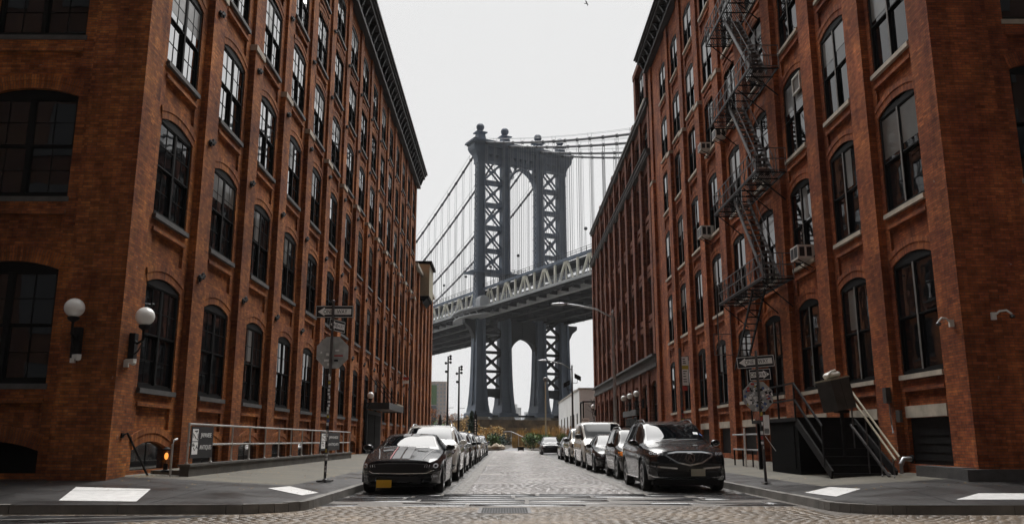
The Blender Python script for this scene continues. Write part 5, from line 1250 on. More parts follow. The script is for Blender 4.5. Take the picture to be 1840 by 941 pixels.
# ------------------------------------------------------------------ left loading ramp with railing
rp = thing('loading_ramp', 'low concrete ramp wall running along the left warehouse under a pipe railing', 'ramp', (-7.4, 30, .3))
m = MB(); m.box(-7.62, 20.2, .1, -7.4, 41.4, .6); m.box(-7.66, 20.16, .6, -7.36, 41.45, .65); m.build('wall', 'concrete_dark', rp)
m = MB(); m.box(-8.45, 20.6, .1, -7.62, 41.4, .5); m.build('ramp_deck', 'concrete', rp)
ra = thing('pipe_railing', 'weathered white pipe railing on the left ramp wall, carrying two black shop boards', 'railing', (-7.5, 30, .65))
ys = [20.3+1.62*k for k in range(14)]
for z in (1.58, 1.1): m = MB(); m.tube([(-7.5, ys[0], z), (-7.5, ys[-1], z)], .025, 8); m.build('rail', 'rail_paint', ra, smooth=True, sharp=40)
for y in ys:
    m = MB(); m.tube([(-7.5, y, .65), (-7.5, y, 1.6)], .025, 8); m.lathe([(.045, 0), (.045, .03), (.03, .04)], (-7.5, y, .65), 8); m.lathe([(.033, -.04), (.035, 0), (.033, .04)], (-7.5, y, 1.1), 8); m.lathe([(.033, -.04), (.035, .0), (.02, .03)], (-7.5, y, 1.58), 8); m.build('rail_post', 'rail_paint', ra, smooth=True, sharp=40)
def shop_board(y0, y1, label):
    t = thing('shop_board', label, 'sign', (-7.46, (y0+y1)/2, 1.1), 0, 'black shop boards on the railing')
    m = MB(); m.box(-7.472, y0, .78, -7.452, y1, 1.53); b_ = m.build('board', 'ink', t)
    s_ = (y1-y0)/1.5
    for k in (0, 1):      # pale seal block with dark brush strokes
        z0 = 1.18-k*.31; m = MB(); m.box(-7.4518, y0+.06*s_, z0, -7.449, y0+.44*s_, z0+.29); bl = m.build('seal_block', 'sign_white', b_)
        rr = random.Random(5+k); m = MB()
        for q in range(7):
            ya, za = y0+.09*s_+rr.random()*.32*s_, z0+.03+rr.random()*.23; m.bar((-7.4475, ya, za), (-7.4475, min(y0+.42*s_, max(y0+.08*s_, ya+rr.uniform(-.16, .16)*s_)), max(z0+.03, min(z0+.26, za+rr.uniform(-.14, .14)))), .025, .003, up=(1, 0, 0))
        m.build('brush_strokes', 'ink', bl)
    text('lettering', 'JAPANESE', .15, 'sign_white', b_, (-7.4505, y0+.99*s_, 1.32), rot=(pi/2, 0, pi/2), sx=s_*1.15); text('lettering', 'ANTIQUES', .15, 'sign_white', b_, (-7.4505, y0+.99*s_, 1.03), rot=(pi/2, 0, pi/2), sx=s_*1.15)
shop_board(20.36, 21.86, 'black board lettered JAPANESE ANTIQUES at the near end of the ramp railing')
shop_board(34.6, 38.6, 'black board lettered JAPANESE ANTIQUES toward the far end of the ramp railing')
pp = thing('handrail', 'bent pale pipe handrail standing at the near end of the left ramp wall', 'handrail', (-7.75, 20.0, .3))
m = MB(); m.tube([(-7.75, 20.0, .28), (-7.75, 20.0, 1.1), (-7.75, 20.08, 1.2), (-7.75, 20.25, 1.23)], .028, 8); m.build('pipe', 'rail_paint', pp, smooth=True, sharp=50); m = MB(); m.lathe([(.05, 0), (.05, .03), (.03, .04)], (-7.75, 20.0, .29), 8); m.build('flange', 'rail_paint', pp)
pp = thing('handrail', 'dark sloping handrail by the basement steps at the left brick corner', 'handrail', (-8.4, 19.4, .3))
m = MB(); m.tube([(-8.46, 18.95, 1.3), (-8.36, 18.95, 1.36), (-8.2, 19.9, .36), (-8.2, 19.95, .26)], .024, 8); m.build('pipe', 'iron', pp, smooth=True, sharp=50); m = MB(); m.box(-8.5, 18.9, 1.25, -8.45, 19.0, 1.36); m.build('wall_bracket', 'iron', pp)
lt = thing('lantern', 'glowing orange lantern in the nook at the near end of the left ramp', 'lantern', (-7.95, 20.25, .45))
m = MB(); m.sphere((-7.95, 20.2, .84), .045, 16, sz=1.8); m.build('glowing_shade', 'glow_orange', lt, smooth=True)
m = MB(); m.lathe([(.10, 0), (.10, .04), (.05, .06), (.05, .2)], (-7.95, 20.2, .47), 12); m.lathe([(.09, 0), (.1, .03), (.02, .08)], (-7.95, 20.2, .97), 12); m.build('frame', 'iron', lt)
# ------------------------------------------------------------------ metal canopy over the left door
cn = thing('door_canopy', 'dark flat metal canopy hung on rods over a left warehouse door', 'canopy', (-8.5, 55.4, 3.1))
m = MB(); m.box(-8.49, 51.8, 3.12, -7.1, 59, 3.2); m.build('roof_panel', 'canopy_metal', cn)
for a in ((-7.14, 51.76, 3.06, -7.06, 59.04, 3.46), (-8.49, 51.76, 3.06, -7.14, 51.84, 3.46), (-8.49, 58.96, 3.06, -7.14, 59.04, 3.46)): m = MB(); m.box(*a); m.build('fascia', 'canopy_metal', cn)
for y in (53, 55.4, 57.8): m = MB(); m.tube([(-7.2, y, 3.46), (-8.5, y, 5.2)], .025, 6); m.build('hanger_rod', 'iron', cn)
m = MB(); m.box(-7.3, 56, 3.46, -7.1, 59.3, 3.56); m.build('light_strip', 'cream_metal', cn)
dd = thing('warehouse_door', 'dark double door under the metal canopy on the left', 'door', (-8.5, 55.2, .42))
m = MB(); m.box(-8.62, 52.3, .42, -8.47, 58.2, 3.05); m.build('frame', 'ink', dd)
for a, b in ((52.7, 55.2), (55.35, 57.9)): m = MB(); m.box(-8.469, a, .45, -8.45, b, 2.8); m.build('leaf', 'frame_black', dd)

# ------------------------------------------------------------------ fire escape on the right warehouse
fe_ = thing('fire_escape', 'black iron fire escape zigzagging down the right warehouse over five balconies', 'fire escape', (9.55, 30.4, 6.7))
LV = [6.72, 10.6, 14.6, 18.5, 22.5]; FX0, FX1 = 9.0, 10.08; FY0, FY1 = 28.5, 34.6
for li, z in enumerate(LV):
    m = MB()
    for x in (FX0, FX1-.05): m.bar((x, FY0, z), (x, FY1, z), .04, .07)
    for k in range(14): x = FX0+.04+k*.077; m.bar((x, FY0, z+.02), (x, FY1, z+.02), .03, .012)
    for k in range(9): y = FY0+k*(FY1-FY0)/8; m.bar((FX0, y, z-.02), (FX1, y, z-.02), .04, .04)
    pl = m.build('balcony', 'iron', fe_)
    for y in (FY0+.3, 30.4, 32.5, FY1-.3): m = MB(); m.bar((FX0+.05, y, z-.04), (FX1, y, z-.95), .035); m.build('strut', 'iron', pl)
    m = MB()
    for zz in (.9, .5, .08): m.bar((FX0, FY0, z+zz), (FX0, FY1, z+zz), .03)
    for k in range(13): y = FY0+k*(FY1-FY0)/12; m.bar((FX0, y, z), (FX0, y, z+.92), .03)
    for k in range(12):
        y0 = FY0+k*(FY1-FY0)/12; y1 = y0+(FY1-FY0)/12; m.bar((FX0, y0, z+(.1 if k % 2 else .88)), (FX0, y1, z+(.88 if k % 2 else .1)), .02)
    m.build('railing', 'iron_light', pl)
    for y in (FY0, FY1):
        m = MB()
        for zz in (.9, .5, .08): m.bar((FX0, y, z+zz), (FX1, y, z+zz), .03)
        for k in range(4): m.bar((FX0+k*.36, y, z), (FX0+k*.36, y, z+.92), .025)
        m.build('end_railing', 'iron_light', pl)
    if li:
        z0 = LV[li-1]; a, b = Vector((0, 32.2, z)), Vector((0, 28.9, z0))
        m = MB()
        for x in (9.2, 9.75): m.bar((x, a.y, a.z), (x, b.y, b.z), .04, .16)
        for x in (9.2, 9.75): m.bar((x, a.y, a.z+.75), (x, b.y, b.z+.75), .025); 
        for x in (9.2, 9.75):
            for t in (0, .33, .66, 1): p = a.lerp(b, t); m.bar((x, p.y, p.z), (x, p.y, p.z+.75), .022)
        st = m.build('stair', 'iron_light', fe_)
        m = MB(); n = 15
        for k in range(1, n): p = a.lerp(b, k/n); m.box(9.22, p.y-.1, p.z-.01, 9.73, p.y+.1, p.z+.015)
        m.build('treads', 'iron_light', st)
m = MB()
for x in (9.25, 9.7): m.bar((x, 30.6, 6.7), (x, 33.6, 4.0), .04, .14)
for k in range(1, 12): t = k/12; m.box(9.27, 30.6+3*t-.09, 6.7-2.7*t-.01, 9.68, 30.6+3*t+.09, 6.7-2.7*t+.015)
m.build('drop_stair', 'iron', fe_)
m = MB(); m.tube([(9.05, 35.2, 7.8), (9.05, 35.2, 4.7)], .03, 6); m.tube([(9.6, 35.2, 7.8), (9.6, 35.2, 4.7)], .02, 6); m.bar((9.05, 35.2, 7.75), (9.05, FY1, 7.6), .03)
for z in (4.72, 5.6): m.bar((8.85, 35.2, z), (9.65, 35.2, z), .03)
m.bar((8.85, 35.2, 4.72), (9.25, 35.2, 5.6), .02); m.bar((8.85, 35.2, 4.72), (8.85, 35.2, 5.6), .025); m.build('counterweight_guide', 'iron_light', fe_)
# ------------------------------------------------------------------ window air conditioners
def ac(label, y, z, s_=1):
    t = thing('air_conditioner', label, 'air conditioner', (9.95, y, z), 0, 'window air conditioners on the right warehouse'); x0, x1 = 9.78, 10.4; w_, h = .33*s_, .42*s_
    m = MB(); m.box(x0, y-w_, z, x1, y+w_, z+h); m.build('case', 'white_plastic', t)
    m = MB(); m.box(x0-.004, y-w_+.05, z+.05, x0-.001, y+w_-.05, z+h-.05); g_ = m.build('rear_grille', 'grille_mesh', t)
    m = MB(); m.box(x0-.012, y-.012, z+.05, x0-.005, y+.012, z+h-.05); m.build('grille_bar', 'white_plastic', g_)
    for a in (x0+.06, x0+.3): m = MB(); m.box(a, y-w_-.003, z+.07, a+.17, y-w_-.001, z+h-.07); m.build('side_louvre', 'grille_mesh', t)
    for q in (-.2, .2): m = MB(); m.bar((x0+.05, y+q, z-.01), (10.3, y+q, z-.28), .03); m.build('support', 'iron', t)
ac('white air conditioner on the second row of windows, nearest the right corner', 27.5, 7.14, 1.1)
ac('large white air conditioner left of the fire escape, on the third row', 40.7, 11.15, 1.25)
ac('white air conditioner on the fourth row, left of the fire escape balcony', 37.0, 15.0, 1)
ac('small white air conditioner in the fourth row, farthest left', 39.9, 15.42, .9)
ac('white air conditioner behind the fire escape on the fourth-floor balcony', 31.2, 15.42)
ac('white air conditioner behind the fire escape on the third-floor balcony', 31.2, 11.15)
vf = thing('window_vent', 'pale square vent frame in the head of a right warehouse window', 'vent', (10.2, 27.3, 13.5)); m = MB()
for a in ((27.0, 13.15, 27.75, 13.22), (27.0, 13.73, 27.75, 13.8), (27.0, 13.22, 27.07, 13.73), (27.68, 13.22, 27.75, 13.73)): m.box(10.22, a[0], a[1], 10.3, a[2], a[3])
m.build('frame', 'white_plastic', vf); m = MB(); m.box(10.26, 27.07, 13.22, 10.29, 27.68, 13.73); m.build('mesh_panel', 'frame_grey', vf)

# ------------------------------------------------------------------ loading platform and stairs, right
lp = thing('loading_platform', 'black steel loading platform with stairs against the right warehouse', 'platform', (9, 24, .38))
m = MB(); m.box(8.05, 23.3, .3, 10.05, 25.75, 1.72); m.build('base', 'black_metal', lp); m = MB(); m.box(7.98, 23.25, 1.72, 10.08, 27.4, 1.82); m.build('deck', 'iron', lp)
m = MB(); m.box(8.03, 23.6, .45, 8.048, 24.5, 1.6); m.box(8.02, 23.66, 1.1, 8.029, 23.7, 1.16); m.build('hatch_door', 'black_metal', lp)
m = MB(); m.box(8.1, 27.2, .3, 8.2, 27.3, 1.72); m.box(9.8, 27.2, .3, 9.9, 27.3, 1.72); m.build('leg', 'iron', lp)
n = 7
for k in range(n):
    z = 1.8-(k+1)*(1.42/(n+0)); y = 23.25-(k+1)*.29; m = MB(); m.box(8.08, y, z-.03, 9.55, y+.31, z+.01); m.box(8.08, y+.29, z-.03, 9.55, y+.305, z+.19); m.build('step', 'iron', lp)
for x in (8.02, 9.6): m = MB(); m.bar((x, 23.3, 1.7), (x, 21.0, .38), .05, .22); m.build('stringer', 'iron', lp)
m = MB()
for z in (2.75, 2.3): m.bar((8.0, 23.3, z), (8.0, 27.4, z), .045); m.bar((8.0, 23.3, z), (8.0, 21.4, z-1.2), .045)
for y in (23.3, 24.7, 26.1, 27.4): m.bar((8.0, y, 1.82), (8.0, y, 2.77), .045)
m.bar((8.0, 21.4, .55), (8.0, 21.4, 1.55), .04); m.build('railing', 'iron', lp)
wr_ = thing('handrail', 'pale double handrail leaning down the right side of the loading stairs', 'handrail', (9.2, 20.9, .4))
for dx, z, mt in ((0, 0, 'cream_metal'), (.1, .06, 'cream_metal')): m = MB(); m.tube([(9.15+dx, 22.4, 2.4+z), (9.15+dx, 20.0, .75+z)], .028, 8); m.build('rail', mt, wr_, smooth=True, sharp=50)
m = MB(); m.bar((9.15, 22.4, 1.6), (9.15, 20.4, .36), .05); m.build('lower_rail', 'iron_light', wr_)
for y, z in ((22.3, 2.3), (21.5, 1.75), (20.8, 1.28), (20.15, .84)):
    m = MB(); m.tube([(9.16, y, z), (9.16, y, .4), (9.1, y-.12, .34)], .02, 6); m.build('rail_post', 'iron_light', wr_)
bx = thing('steel_cabinet', 'tilted grey steel cabinet propped above the loading stairs', 'cabinet', (8.55, 22.0, 1.3))
M = Matrix.Translation((8.62, 21.9, 2.36)) @ Matrix.Rotation(radians(-11), 4, 'Y') @ Matrix.Rotation(radians(20), 4, 'Z')
def mput(m, nm, mt, par, **k): m.v = [tuple(M @ Vector(v)) for v in m.v]; return m.build(nm, mt, par, **k)
m = MB(); m.box(-.3, -.28, -.4, .3, .28, .38); mput(m, 'body', 'steel_box', bx)
m = MB(); m.box(-.32, -.3, .38, .32, .3, .42); mput(m, 'lid', 'cream_metal', bx)
m = MB(); m.box(-.006, -.283, -.38, .006, -.2805, .37); mput(m, 'door_seam', 'ink', bx)
m = MB(); m.tube([(8.75, 21.95, .5), (8.75, 21.95, 2.0)], .05, 8); m.box(8.6, 21.8, 1.9, 8.9, 22.1, 1.97); m.build('stand', 'iron', bx)
bgm = MB(); o0 = thing('cloth_bundle', 'crumpled pale cloth bundle lying on top of the tilted cabinet', 'cloth', (8.75, 21.8, 2.8))
bgm.sphere((0, 0, 0), .2, 16, sz=.5); rr = random.Random(2); bgm.v = [(x*1.2*(1+.25*sin(9*z+5*x)), y*(1+.2*cos(11*x)), .5+z*(1+.3*sin(8*x+6*y))) for x, y, z in bgm.v]; mput(bgm, 'cloth', 'plastic_bag', o0, smooth=True)
M2 = M; m = MB(); m.tube([(-.25, -.1, .45), (-.1, -.15, .6), (.08, -.1, .62), (.2, 0, .5)], .03, 6); mput(m, 'knot', 'plastic_bag', o0, smooth=True)
eb = thing('electrical_box', 'small grey electrical box with a conduit on the right warehouse pier', 'electrical box', (10.05, 21.9, 2.2))
m = MB(); m.box(9.95, 21.95, 2.15, 10.08, 22.15, 2.55); m.build('box_case', 'steel_box', eb); m = MB(); m.tube([(10.05, 22.05, 2.15), (10.05, 22.0, 1.6), (10.0, 21.85, 1.38)], .02, 6); m.build('conduit', 'galv', eb); m = MB(); m.box(10.02, 21.45, 1.65, 10.09, 21.65, 1.95); m.build('meter_plate', 'steel_box', eb)
sc_ = thing('standpipe', 'pale standpipe fitting low on the right warehouse wall', 'standpipe', (9.95, 21.2, .5))
m = MB(); m.tube([(10.05, 21.1, .75), (9.85, 21.1, .75), (9.78, 21.1, .62)], .06, 10); m.build('outlet', 'galv', sc_, smooth=True, sharp=50); m = MB(); m.lathe([(.1, -.02), (.1, .02)], (10.06, 21.1, .75), 12, axis='x'); m.build('flange', 'iron', sc_); m = MB(); m.tube([(9.78, 21.1, .62), (9.78, 21.1, .4)], .045, 8); m.build('stem', 'galv', sc_)
br_ = thing('pipe_barrier', 'low galvanised pipe barrier on the right sidewalk behind the black SUV', 'barrier', (8.5, 29.8, .33))
for z in (.88, 1.4): m = MB(); m.tube([(8.5, 28.0, z), (8.5, 31.7, z)], .028, 8); m.build('rail', 'galv', br_)
for y in (28.1, 29.3, 30.5, 31.6): m = MB(); m.tube([(8.5, y, .3), (8.5, y, .9)], .028, 8); m.build('rail_post', 'iron', br_)
m = MB(); m.tube([(8.45, 30.0, .3), (8.45, 30.0, 1.62)], .035, 8); p_ = m.build('tall_post', 'sign_white', br_)
# ------------------------------------------------------------------ street lamps
def cobra(label, x, y, top, ex, ez, flood=False):
    t = thing('street_lamp', label, 'street lamp', (x, y, .2), 0, 'street lamps on the right sidewalk')
    m = MB(); m.tube([(x, y, .15), (x, y, top)], .11, 10, r2=.065); m.lathe([(.2, 0), (.2, .12), (.14, .5), (.12, .8)], (x, y, .18), 12); m.lathe([(.07, 0), (.09, .05), (.001, .25)], (x, y, top), 8); m.build('pole', 'galv' if not flood else 'iron_light', t, smooth=True, sharp=40)
    m = MB(); m.tube([(x, y, top-.25), (x-(x-ex)*.3, y, top+(ez-top)*.45), (x-(x-ex)*.65, y, top+(ez-top)*.85), (ex+.5, y, ez)], .045, 8); m.build('arm', 'galv', t, smooth=True)
    m = MB(); m.lathe([(.02, -.5), (.08, -.42), (.15, -.1), (.16, .15), (.08, .3), (.03, .36)], (0, 0, 0), 12, axis='x'); m.v = [(ex+.1+v[0], y+v[1], ez+v[2]*.55) for v in m.v]; m.build('lamp_head', 'galv', t, smooth=True)
    if flood:
        for dx, z in ((-.5, 6.1), (.5, 6.7)):
            m = MB(); m.tube([(x, y, z-.5), (x+dx*.9, y, z-.5), (x+dx*.95, y, z-.15)], .03, 6); m.build('flood_arm', 'iron', t)
            m = MB(); m.box(-.28, -.12, -.2, .28, .12, .2); m.v = [(x+dx+v[0], y+v[1], z+v[2]+v[0]*(-.5 if dx > 0 else .5)) for v in m.v]; m.build('floodlight', 'iron', t)
cobra('tall grey cobra-head street lamp arching over the right parked cars, nearer one', 6.0, 46, 8.1, 2.95, 8.62)
cobra('farther cobra-head street lamp with two floodlights on its pole', 6.0, 75, 7.6, 3.35, 8.2, True)
sl = thing('lamp_post', 'slim pale lamp post in the planting, in front of the bridge legs', 'lamp post', (5.3, 110, 0)); m = MB(); m.tube([(5.3, 110, 0), (5.3, 110, 8.8)], .12, 8, r2=.08); m.build('pole', 'cream_metal', sl); m = MB(); m.lathe([(.1, 0), (.35, .2), (.3, .5), (.05, .6)], (5.3, 110, 8.7), 10); m.build('lamp_head', 'iron_light', sl)
for x, y, top, lb in ((-7.45, 110, 12.0, 'taller dark park mast with clustered spotlights, left of the bridge'), (-6.1, 112, 10.8, 'shorter dark park mast with spotlights, nearer the bridge tower')):
    t = thing('light_mast', lb, 'light mast', (x, y, 0), 0, 'spotlight masts in the park'); m = MB(); m.tube([(x, y, 0), (x, y, top)], .16, 8, r2=.10); m.build('mast', 'iron', t)
    for k, (dx, dz) in enumerate(((.3, 0), (-.3, -.9), (.3, -.8), (-.25, -2.0), (.3, -.35))):
        m = MB(); m.lathe([(.05, -.2), (.16, -.15), (.18, .15), (.1, .2)], (x+dx, y, top+dz), 10, axis='y'); m.bar((x, y, top+dz), (x+dx, y, top+dz), .05); m.build('spotlight', 'iron', t)
    m = MB(); m.bar((x, y, 5.3), (x+.8, y, 5.35), .05); m.build('side_arm', 'iron', t)

# ------------------------------------------------------------------ park, planting and what lies beyond
def leaves(m, c, rad, n, s_, rr, flat=.7):
    for _ in range(n):
        while True:
            p = Vector((rr.uniform(-1, 1), rr.uniform(-1, 1), rr.uniform(-1, 1)))
            if p.length < 1: break
        p = Vector((c[0]+p.x*rad[0], c[1]+p.y*rad[1], c[2]+p.z*rad[2])); a = Vector((rr.gauss(0, 1), rr.gauss(0, 1), rr.gauss(0, 1))).normalized(); b = a.cross(Vector((rr.gauss(0, 1), rr.gauss(0, 1), rr.gauss(0, 1)))).normalized()
        q = s_*rr.uniform(.5, 1.3); m.add([p-a*q, p+b*q*flat, p+a*q, p-b*q*flat], [(0, 1, 2, 3)])
def shrub(label, x, y, w_, h, mt, grp='shrubs planted at the end of the street', n=260, s_=.16, name='shrub', seed=0, z=0):
    rr = random.Random(seed+int(x*31+y*7)); t = thing(name, label, 'shrub' if name == 'shrub' else 'grass clump', (x, y, z), 0, grp); m = MB()
    for k in range(7):
        cx, cy, cz_ = x+rr.uniform(-.6, .6)*w_*.6, y+rr.uniform(-.5, .5)*w_*.5, z+h*rr.uniform(.3, .75)
        leaves(m, (cx, cy, cz_), (w_*.3, w_*.3, h*.32), n//7, s_, rr)
    m.build('foliage', mt, t); m = MB()
    for k in range(5): m.tube([(x, y, z-.05), (x+rr.uniform(-.5, .5)*w_*.5, y+rr.uniform(-.4, .4)*w_*.4, z+h*.6)], .03, 4)
    m.build('stems', 'bark', t); return t
def grass_clump(label, x, y, w_, h, mt, seed, n=420):
    rr = random.Random(seed); t = thing('grass_clump', label, 'grass clump', (x, y, 0), 0, 'tall ornamental grasses'); 
    for part_, f in (('blades', 1), ('seed_heads', .25)):
        m = MB()
        for k in range(int(n*f)):
            bx_, by = x+rr.uniform(-.5, .5)*w_, y+rr.uniform(-.5, .5)*1.6; hh = h*rr.uniform(.6, 1.1)*(.75+.25*sin(3*bx_+seed)); dx, dy = rr.gauss(0, .16)*hh, rr.gauss(0, .16)*hh; v = .035
            if part_ == 'blades': m.add([(bx_-v, by, 0), (bx_+v, by, 0), (bx_+dx+v*.4, by+dy, hh), (bx_+dx-v*.4, by+dy, hh)], [(0, 1, 2, 3)])
            else: leaves(m, (bx_+dx, by+dy, hh), (.08, .08, .22), 2, .09, rr)
        m.build(part_, mt if part_ == 'blades' else 'leaf_ochre', t)
m = MB(); m.quad((-.6, 102.5, -.005), (3.0, 102.5, -.005), (2.6, 118, -.005), (.3, 118, -.005)); m.quad((.3, 118, -.005), (2.6, 118, -.005), (4.8, 170, -.005), (1.5, 170, -.005)); struct(m, 'path', 'park_path')
m = MB(); m.box(-3.4, 102.3, -.1, -.7, 102.6, .13); m.box(3.1, 102.3, -.1, 10, 102.6, .13); struct(m, 'kerb', 'kerb_stone')
SH = [(-1.4, 113, 1.9, 2.0, 'leaf_green', 'green shrub on the left edge of the park path'), (-3.4, 118, 3.0, 2.6, 'leaf_ochre', 'rusty ochre shrub behind the boulders'), (-5.6, 113, 3.2, 2.5, 'leaf_ochre', 'ochre shrub left of the boulders'), (-8.6, 112, 3.2, 2.8, 'leaf_green', 'green shrub below the park masts'), (-11.3, 118, 3.4, 3.4, 'leaf_orange', 'orange-brown shrub by the far left wall'),
      (-.9, 128, 3.6, 2.6, 'leaf_dark', 'dark green shrub in front of the stone pier'), (-6.6, 132, 5.5, 5.2, 'leaf_ochre', 'tall tangled brown thicket before the near bridge leg'), (-13.5, 140, 5, 5, 'leaf_orange', 'tall orange thicket left of the masts'), (5.0, 108, 2.0, 2.0, 'leaf_green', 'round green shrub right of the park path'), (4.0, 119, 2.6, 2.2, 'leaf_green', 'low green shrub farther along the path'), (-2.6, 142, 5, 3.8, 'leaf_ochre', 'brown scrub against the stone pier'), (-10, 125, 4, 4.0, 'leaf_green', 'tall green shrub between the two masts')]
for k, (x, y, w_, h, mt, lb) in enumerate(SH): shrub(lb, x, y, w_, h, mt, seed=k, n=900 if h > 3 else 600)
for k, (x, y, w_, h, mt, lb) in enumerate(((3.5, 136, 4.5, 3.0, 'leaf_ochre', 'golden grass clump beside the path, leftmost of the bank'), (8.2, 135, 4.5, 3.4, 'leaf_ochre', 'golden grass clump in the middle of the bank'), (8.0, 121, 3.5, 2.2, 'leaf_green', 'greenish grass clump before the golden bank'), (12.0, 134, 4.0, 3.3, 'leaf_orange', 'rusty grass clump next to the white building'))): grass_clump(lb, x, y, w_, h, mt, k, 900)
def rock(label, x, y, r, seed):
    rr = random.Random(seed); t = MB(); t.sphere((0, 0, 0), r, 10, sz=.65); ph = [rr.uniform(0, 6) for _ in range(3)]
    t.v = [(x+a*(1+.25*sin(4*b/r+ph[0])), y+b*(1+.2*cos(3*a/r+ph[1])), r*.45+c*(1+.2*sin(5*a/r+ph[2]))) for a, b, c in t.v]; o = t.build('boulder', 'rock', None, smooth=True, sharp=30); tag(o, label, 'boulder', 'boulders by the park path')
for k, (x, y, r, lb) in enumerate(((-1.0, 105, .75, 'largest pale boulder at the end of the left parked row'), (-2.3, 104.5, .6, 'tan boulder left of the largest one'), (-.5, 109, .6, 'flat pale boulder nearest the park path'), (-3.4, 106.5, .7, 'tan boulder half hidden behind the last parked car'))): rock(lb, x, y, r, k)
def conifer(label, x, y, h, w_):
    rr = random.Random(9); t = thing('conifer', label, 'tree', (x, y, 0)); m = MB(); m.tube([(x, y, 0), (x, y, h)], .14, 8, r2=.02); m.build('trunk', 'bark', t); m = MB()
    for k in range(26):
        z = h*(.08+.9*k/26); r = w_*(1-k/27)
        for q in range(9): a = rr.uniform(0, 2*pi); e = (x+r*cos(a), y+r*sin(a), z-.25*r); leaves(m, ((x+e[0])/2, (y+e[1])/2, z), (r*.5, r*.5, .2), 9, .13, rr); leaves(m, e, (.25, .25, .15), 5, .12, rr)
    m.build('crown', 'leaf_dark', t)
conifer('small dark conifer beside the near bridge leg', -4.7, 120, 5.4, 1.15)
def bare_tree(label, x, y, h, seed, mt=None, nl=500, grp='bare trees in the park'):
    rr = random.Random(seed); t = thing('bare_tree', label, 'tree', (x, y, 0), 0, grp); m = MB(); tips = []
    def grow(p, d, l_, r, lev):
        q = p+d*l_; m.tube([p, (p+q)/2+Vector((rr.gauss(0, .04), rr.gauss(0, .04), 0))*l_, q], r, 5, r2=r*.6)
        if lev == 0: tips.append(q); return
        for k in range(3 if lev > 1 else 4):
            nd = (d+Vector((rr.gauss(0, .45), rr.gauss(0, .45), rr.uniform(0, .35)))).normalized(); grow(q if k < 2 else p.lerp(q, .7), nd, l_*rr.uniform(.6, .8), r*.6, lev-1)
    grow(Vector((x, y, 0)), Vector((0, 0, 1)), h*.33, h*.018, 4); m.build('trunk', 'bark', t)
    if mt:
        m = MB()
        for k in range(nl): p = rr.choice(tips); leaves(m, p, (.3, .3, .3), 1, .09, rr)
        m.build('crown', mt, t)
bare_tree('bare tree with a few orange leaves, leftmost by the brick wing', -10.6, 124, 6.6, 1, 'leaf_orange')
bare_tree('bare tree between the two spotlight masts', -8.2, 122, 5.8, 2, 'leaf_orange', 300)
bare_tree('thin bare tree right of the shorter mast', -6.0, 126, 5.2, 3, 'leaf_ochre', 200)
bare_tree('bare grey tree against the loft building, right', 11.6, 108, 7.6, 4)
um = thing('closed_umbrella', 'closed black patio umbrella at the end of the left parked row', 'umbrella', (-7.45, 98, 0)); m = MB(); m.tube([(-7.45, 98, 0), (-7.45, 98, 4.1)], .04, 6); m.build('pole', 'iron', um); m = MB(); m.lathe([(.02, 4.15), (.12, 3.9), (.22, 3.3), (.34, 2.2), (.38, 1.7), (.1, 1.65)], (-7.45, 98, 0), 10); m.build('canopy', 'ink', um)
to = thing('totem_sign', 'narrow black totem sign with pale vertical writing before the bridge leg', 'sign', (-3.35, 97, 0)); m = MB(); m.box(-3.55, 96.95, 0, -3.15, 97.05, 4.1); m.box(-3.42, 96.95, 4.1, -3.28, 97.05, 4.5); b_ = m.build('panel', 'ink', to)
for k in range(7): m = MB(); m.box(-3.42, 96.935, 1.7+k*.28, -3.28, 96.948, 1.86+k*.28); m.build('letter_mark', 'sign_white', b_)
pk = thing('park_sign', 'white sign reading PARK standing above the van roof', 'sign', (9.4, 99, 0)); m = MB(); m.box(8.95, 99, 3.2, 9.85, 99.05, 3.72); b_ = m.build('panel', 'sign_white', pk); text('lettering', 'PARK', .42, 'ink', b_, (9.4, 98.99, 3.45), sx=.85); m = MB(); m.tube([(9.4, 99.03, 0), (9.4, 99.03, 3.2)], .05, 6); m.build('post', 'iron', pk)
pn = thing('low_planter', 'low dark planter box on the roadway at the end of the street', 'planter', (1.85, 98.5, 0)); m = MB(); m.box(1.5, 98.2, .08, 2.2, 98.8, .42); m.box(1.45, 98.15, .42, 2.25, 98.85, .48); m.build('box_body', 'iron', pn); m = MB(); rr = random.Random(1); leaves(m, (1.85, 98.5, .52), (.32, .25, .1), 60, .07, rr); m.build('plants', 'leaf_ochre', pn); m = MB(); m.box(1.52, 98.25, -.0, 1.6, 98.75, .08); m.box(2.1, 98.25, -.0, 2.18, 98.75, .08); m.build('foot', 'iron', pn)
hr = thing('path_railing', 'pale sloping pipe railing beside the park path steps', 'railing', (2.2, 130, 0))
m = MB(); m.tube([(-.2, 131, 2.5), (1.0, 130, 2.5), (3.2, 128, 1.5)], .06, 6); m.build('rail', 'rail_paint', hr)
for x, y, z in ((-.1, 131, 2.5), (1.0, 130, 2.5), (2.1, 129, 2.0), (3.2, 128, 1.5)): m = MB(); m.tube([(x, y, 0), (x, y, z)], .04, 6); m.build('rail_post', 'rail_paint', hr)
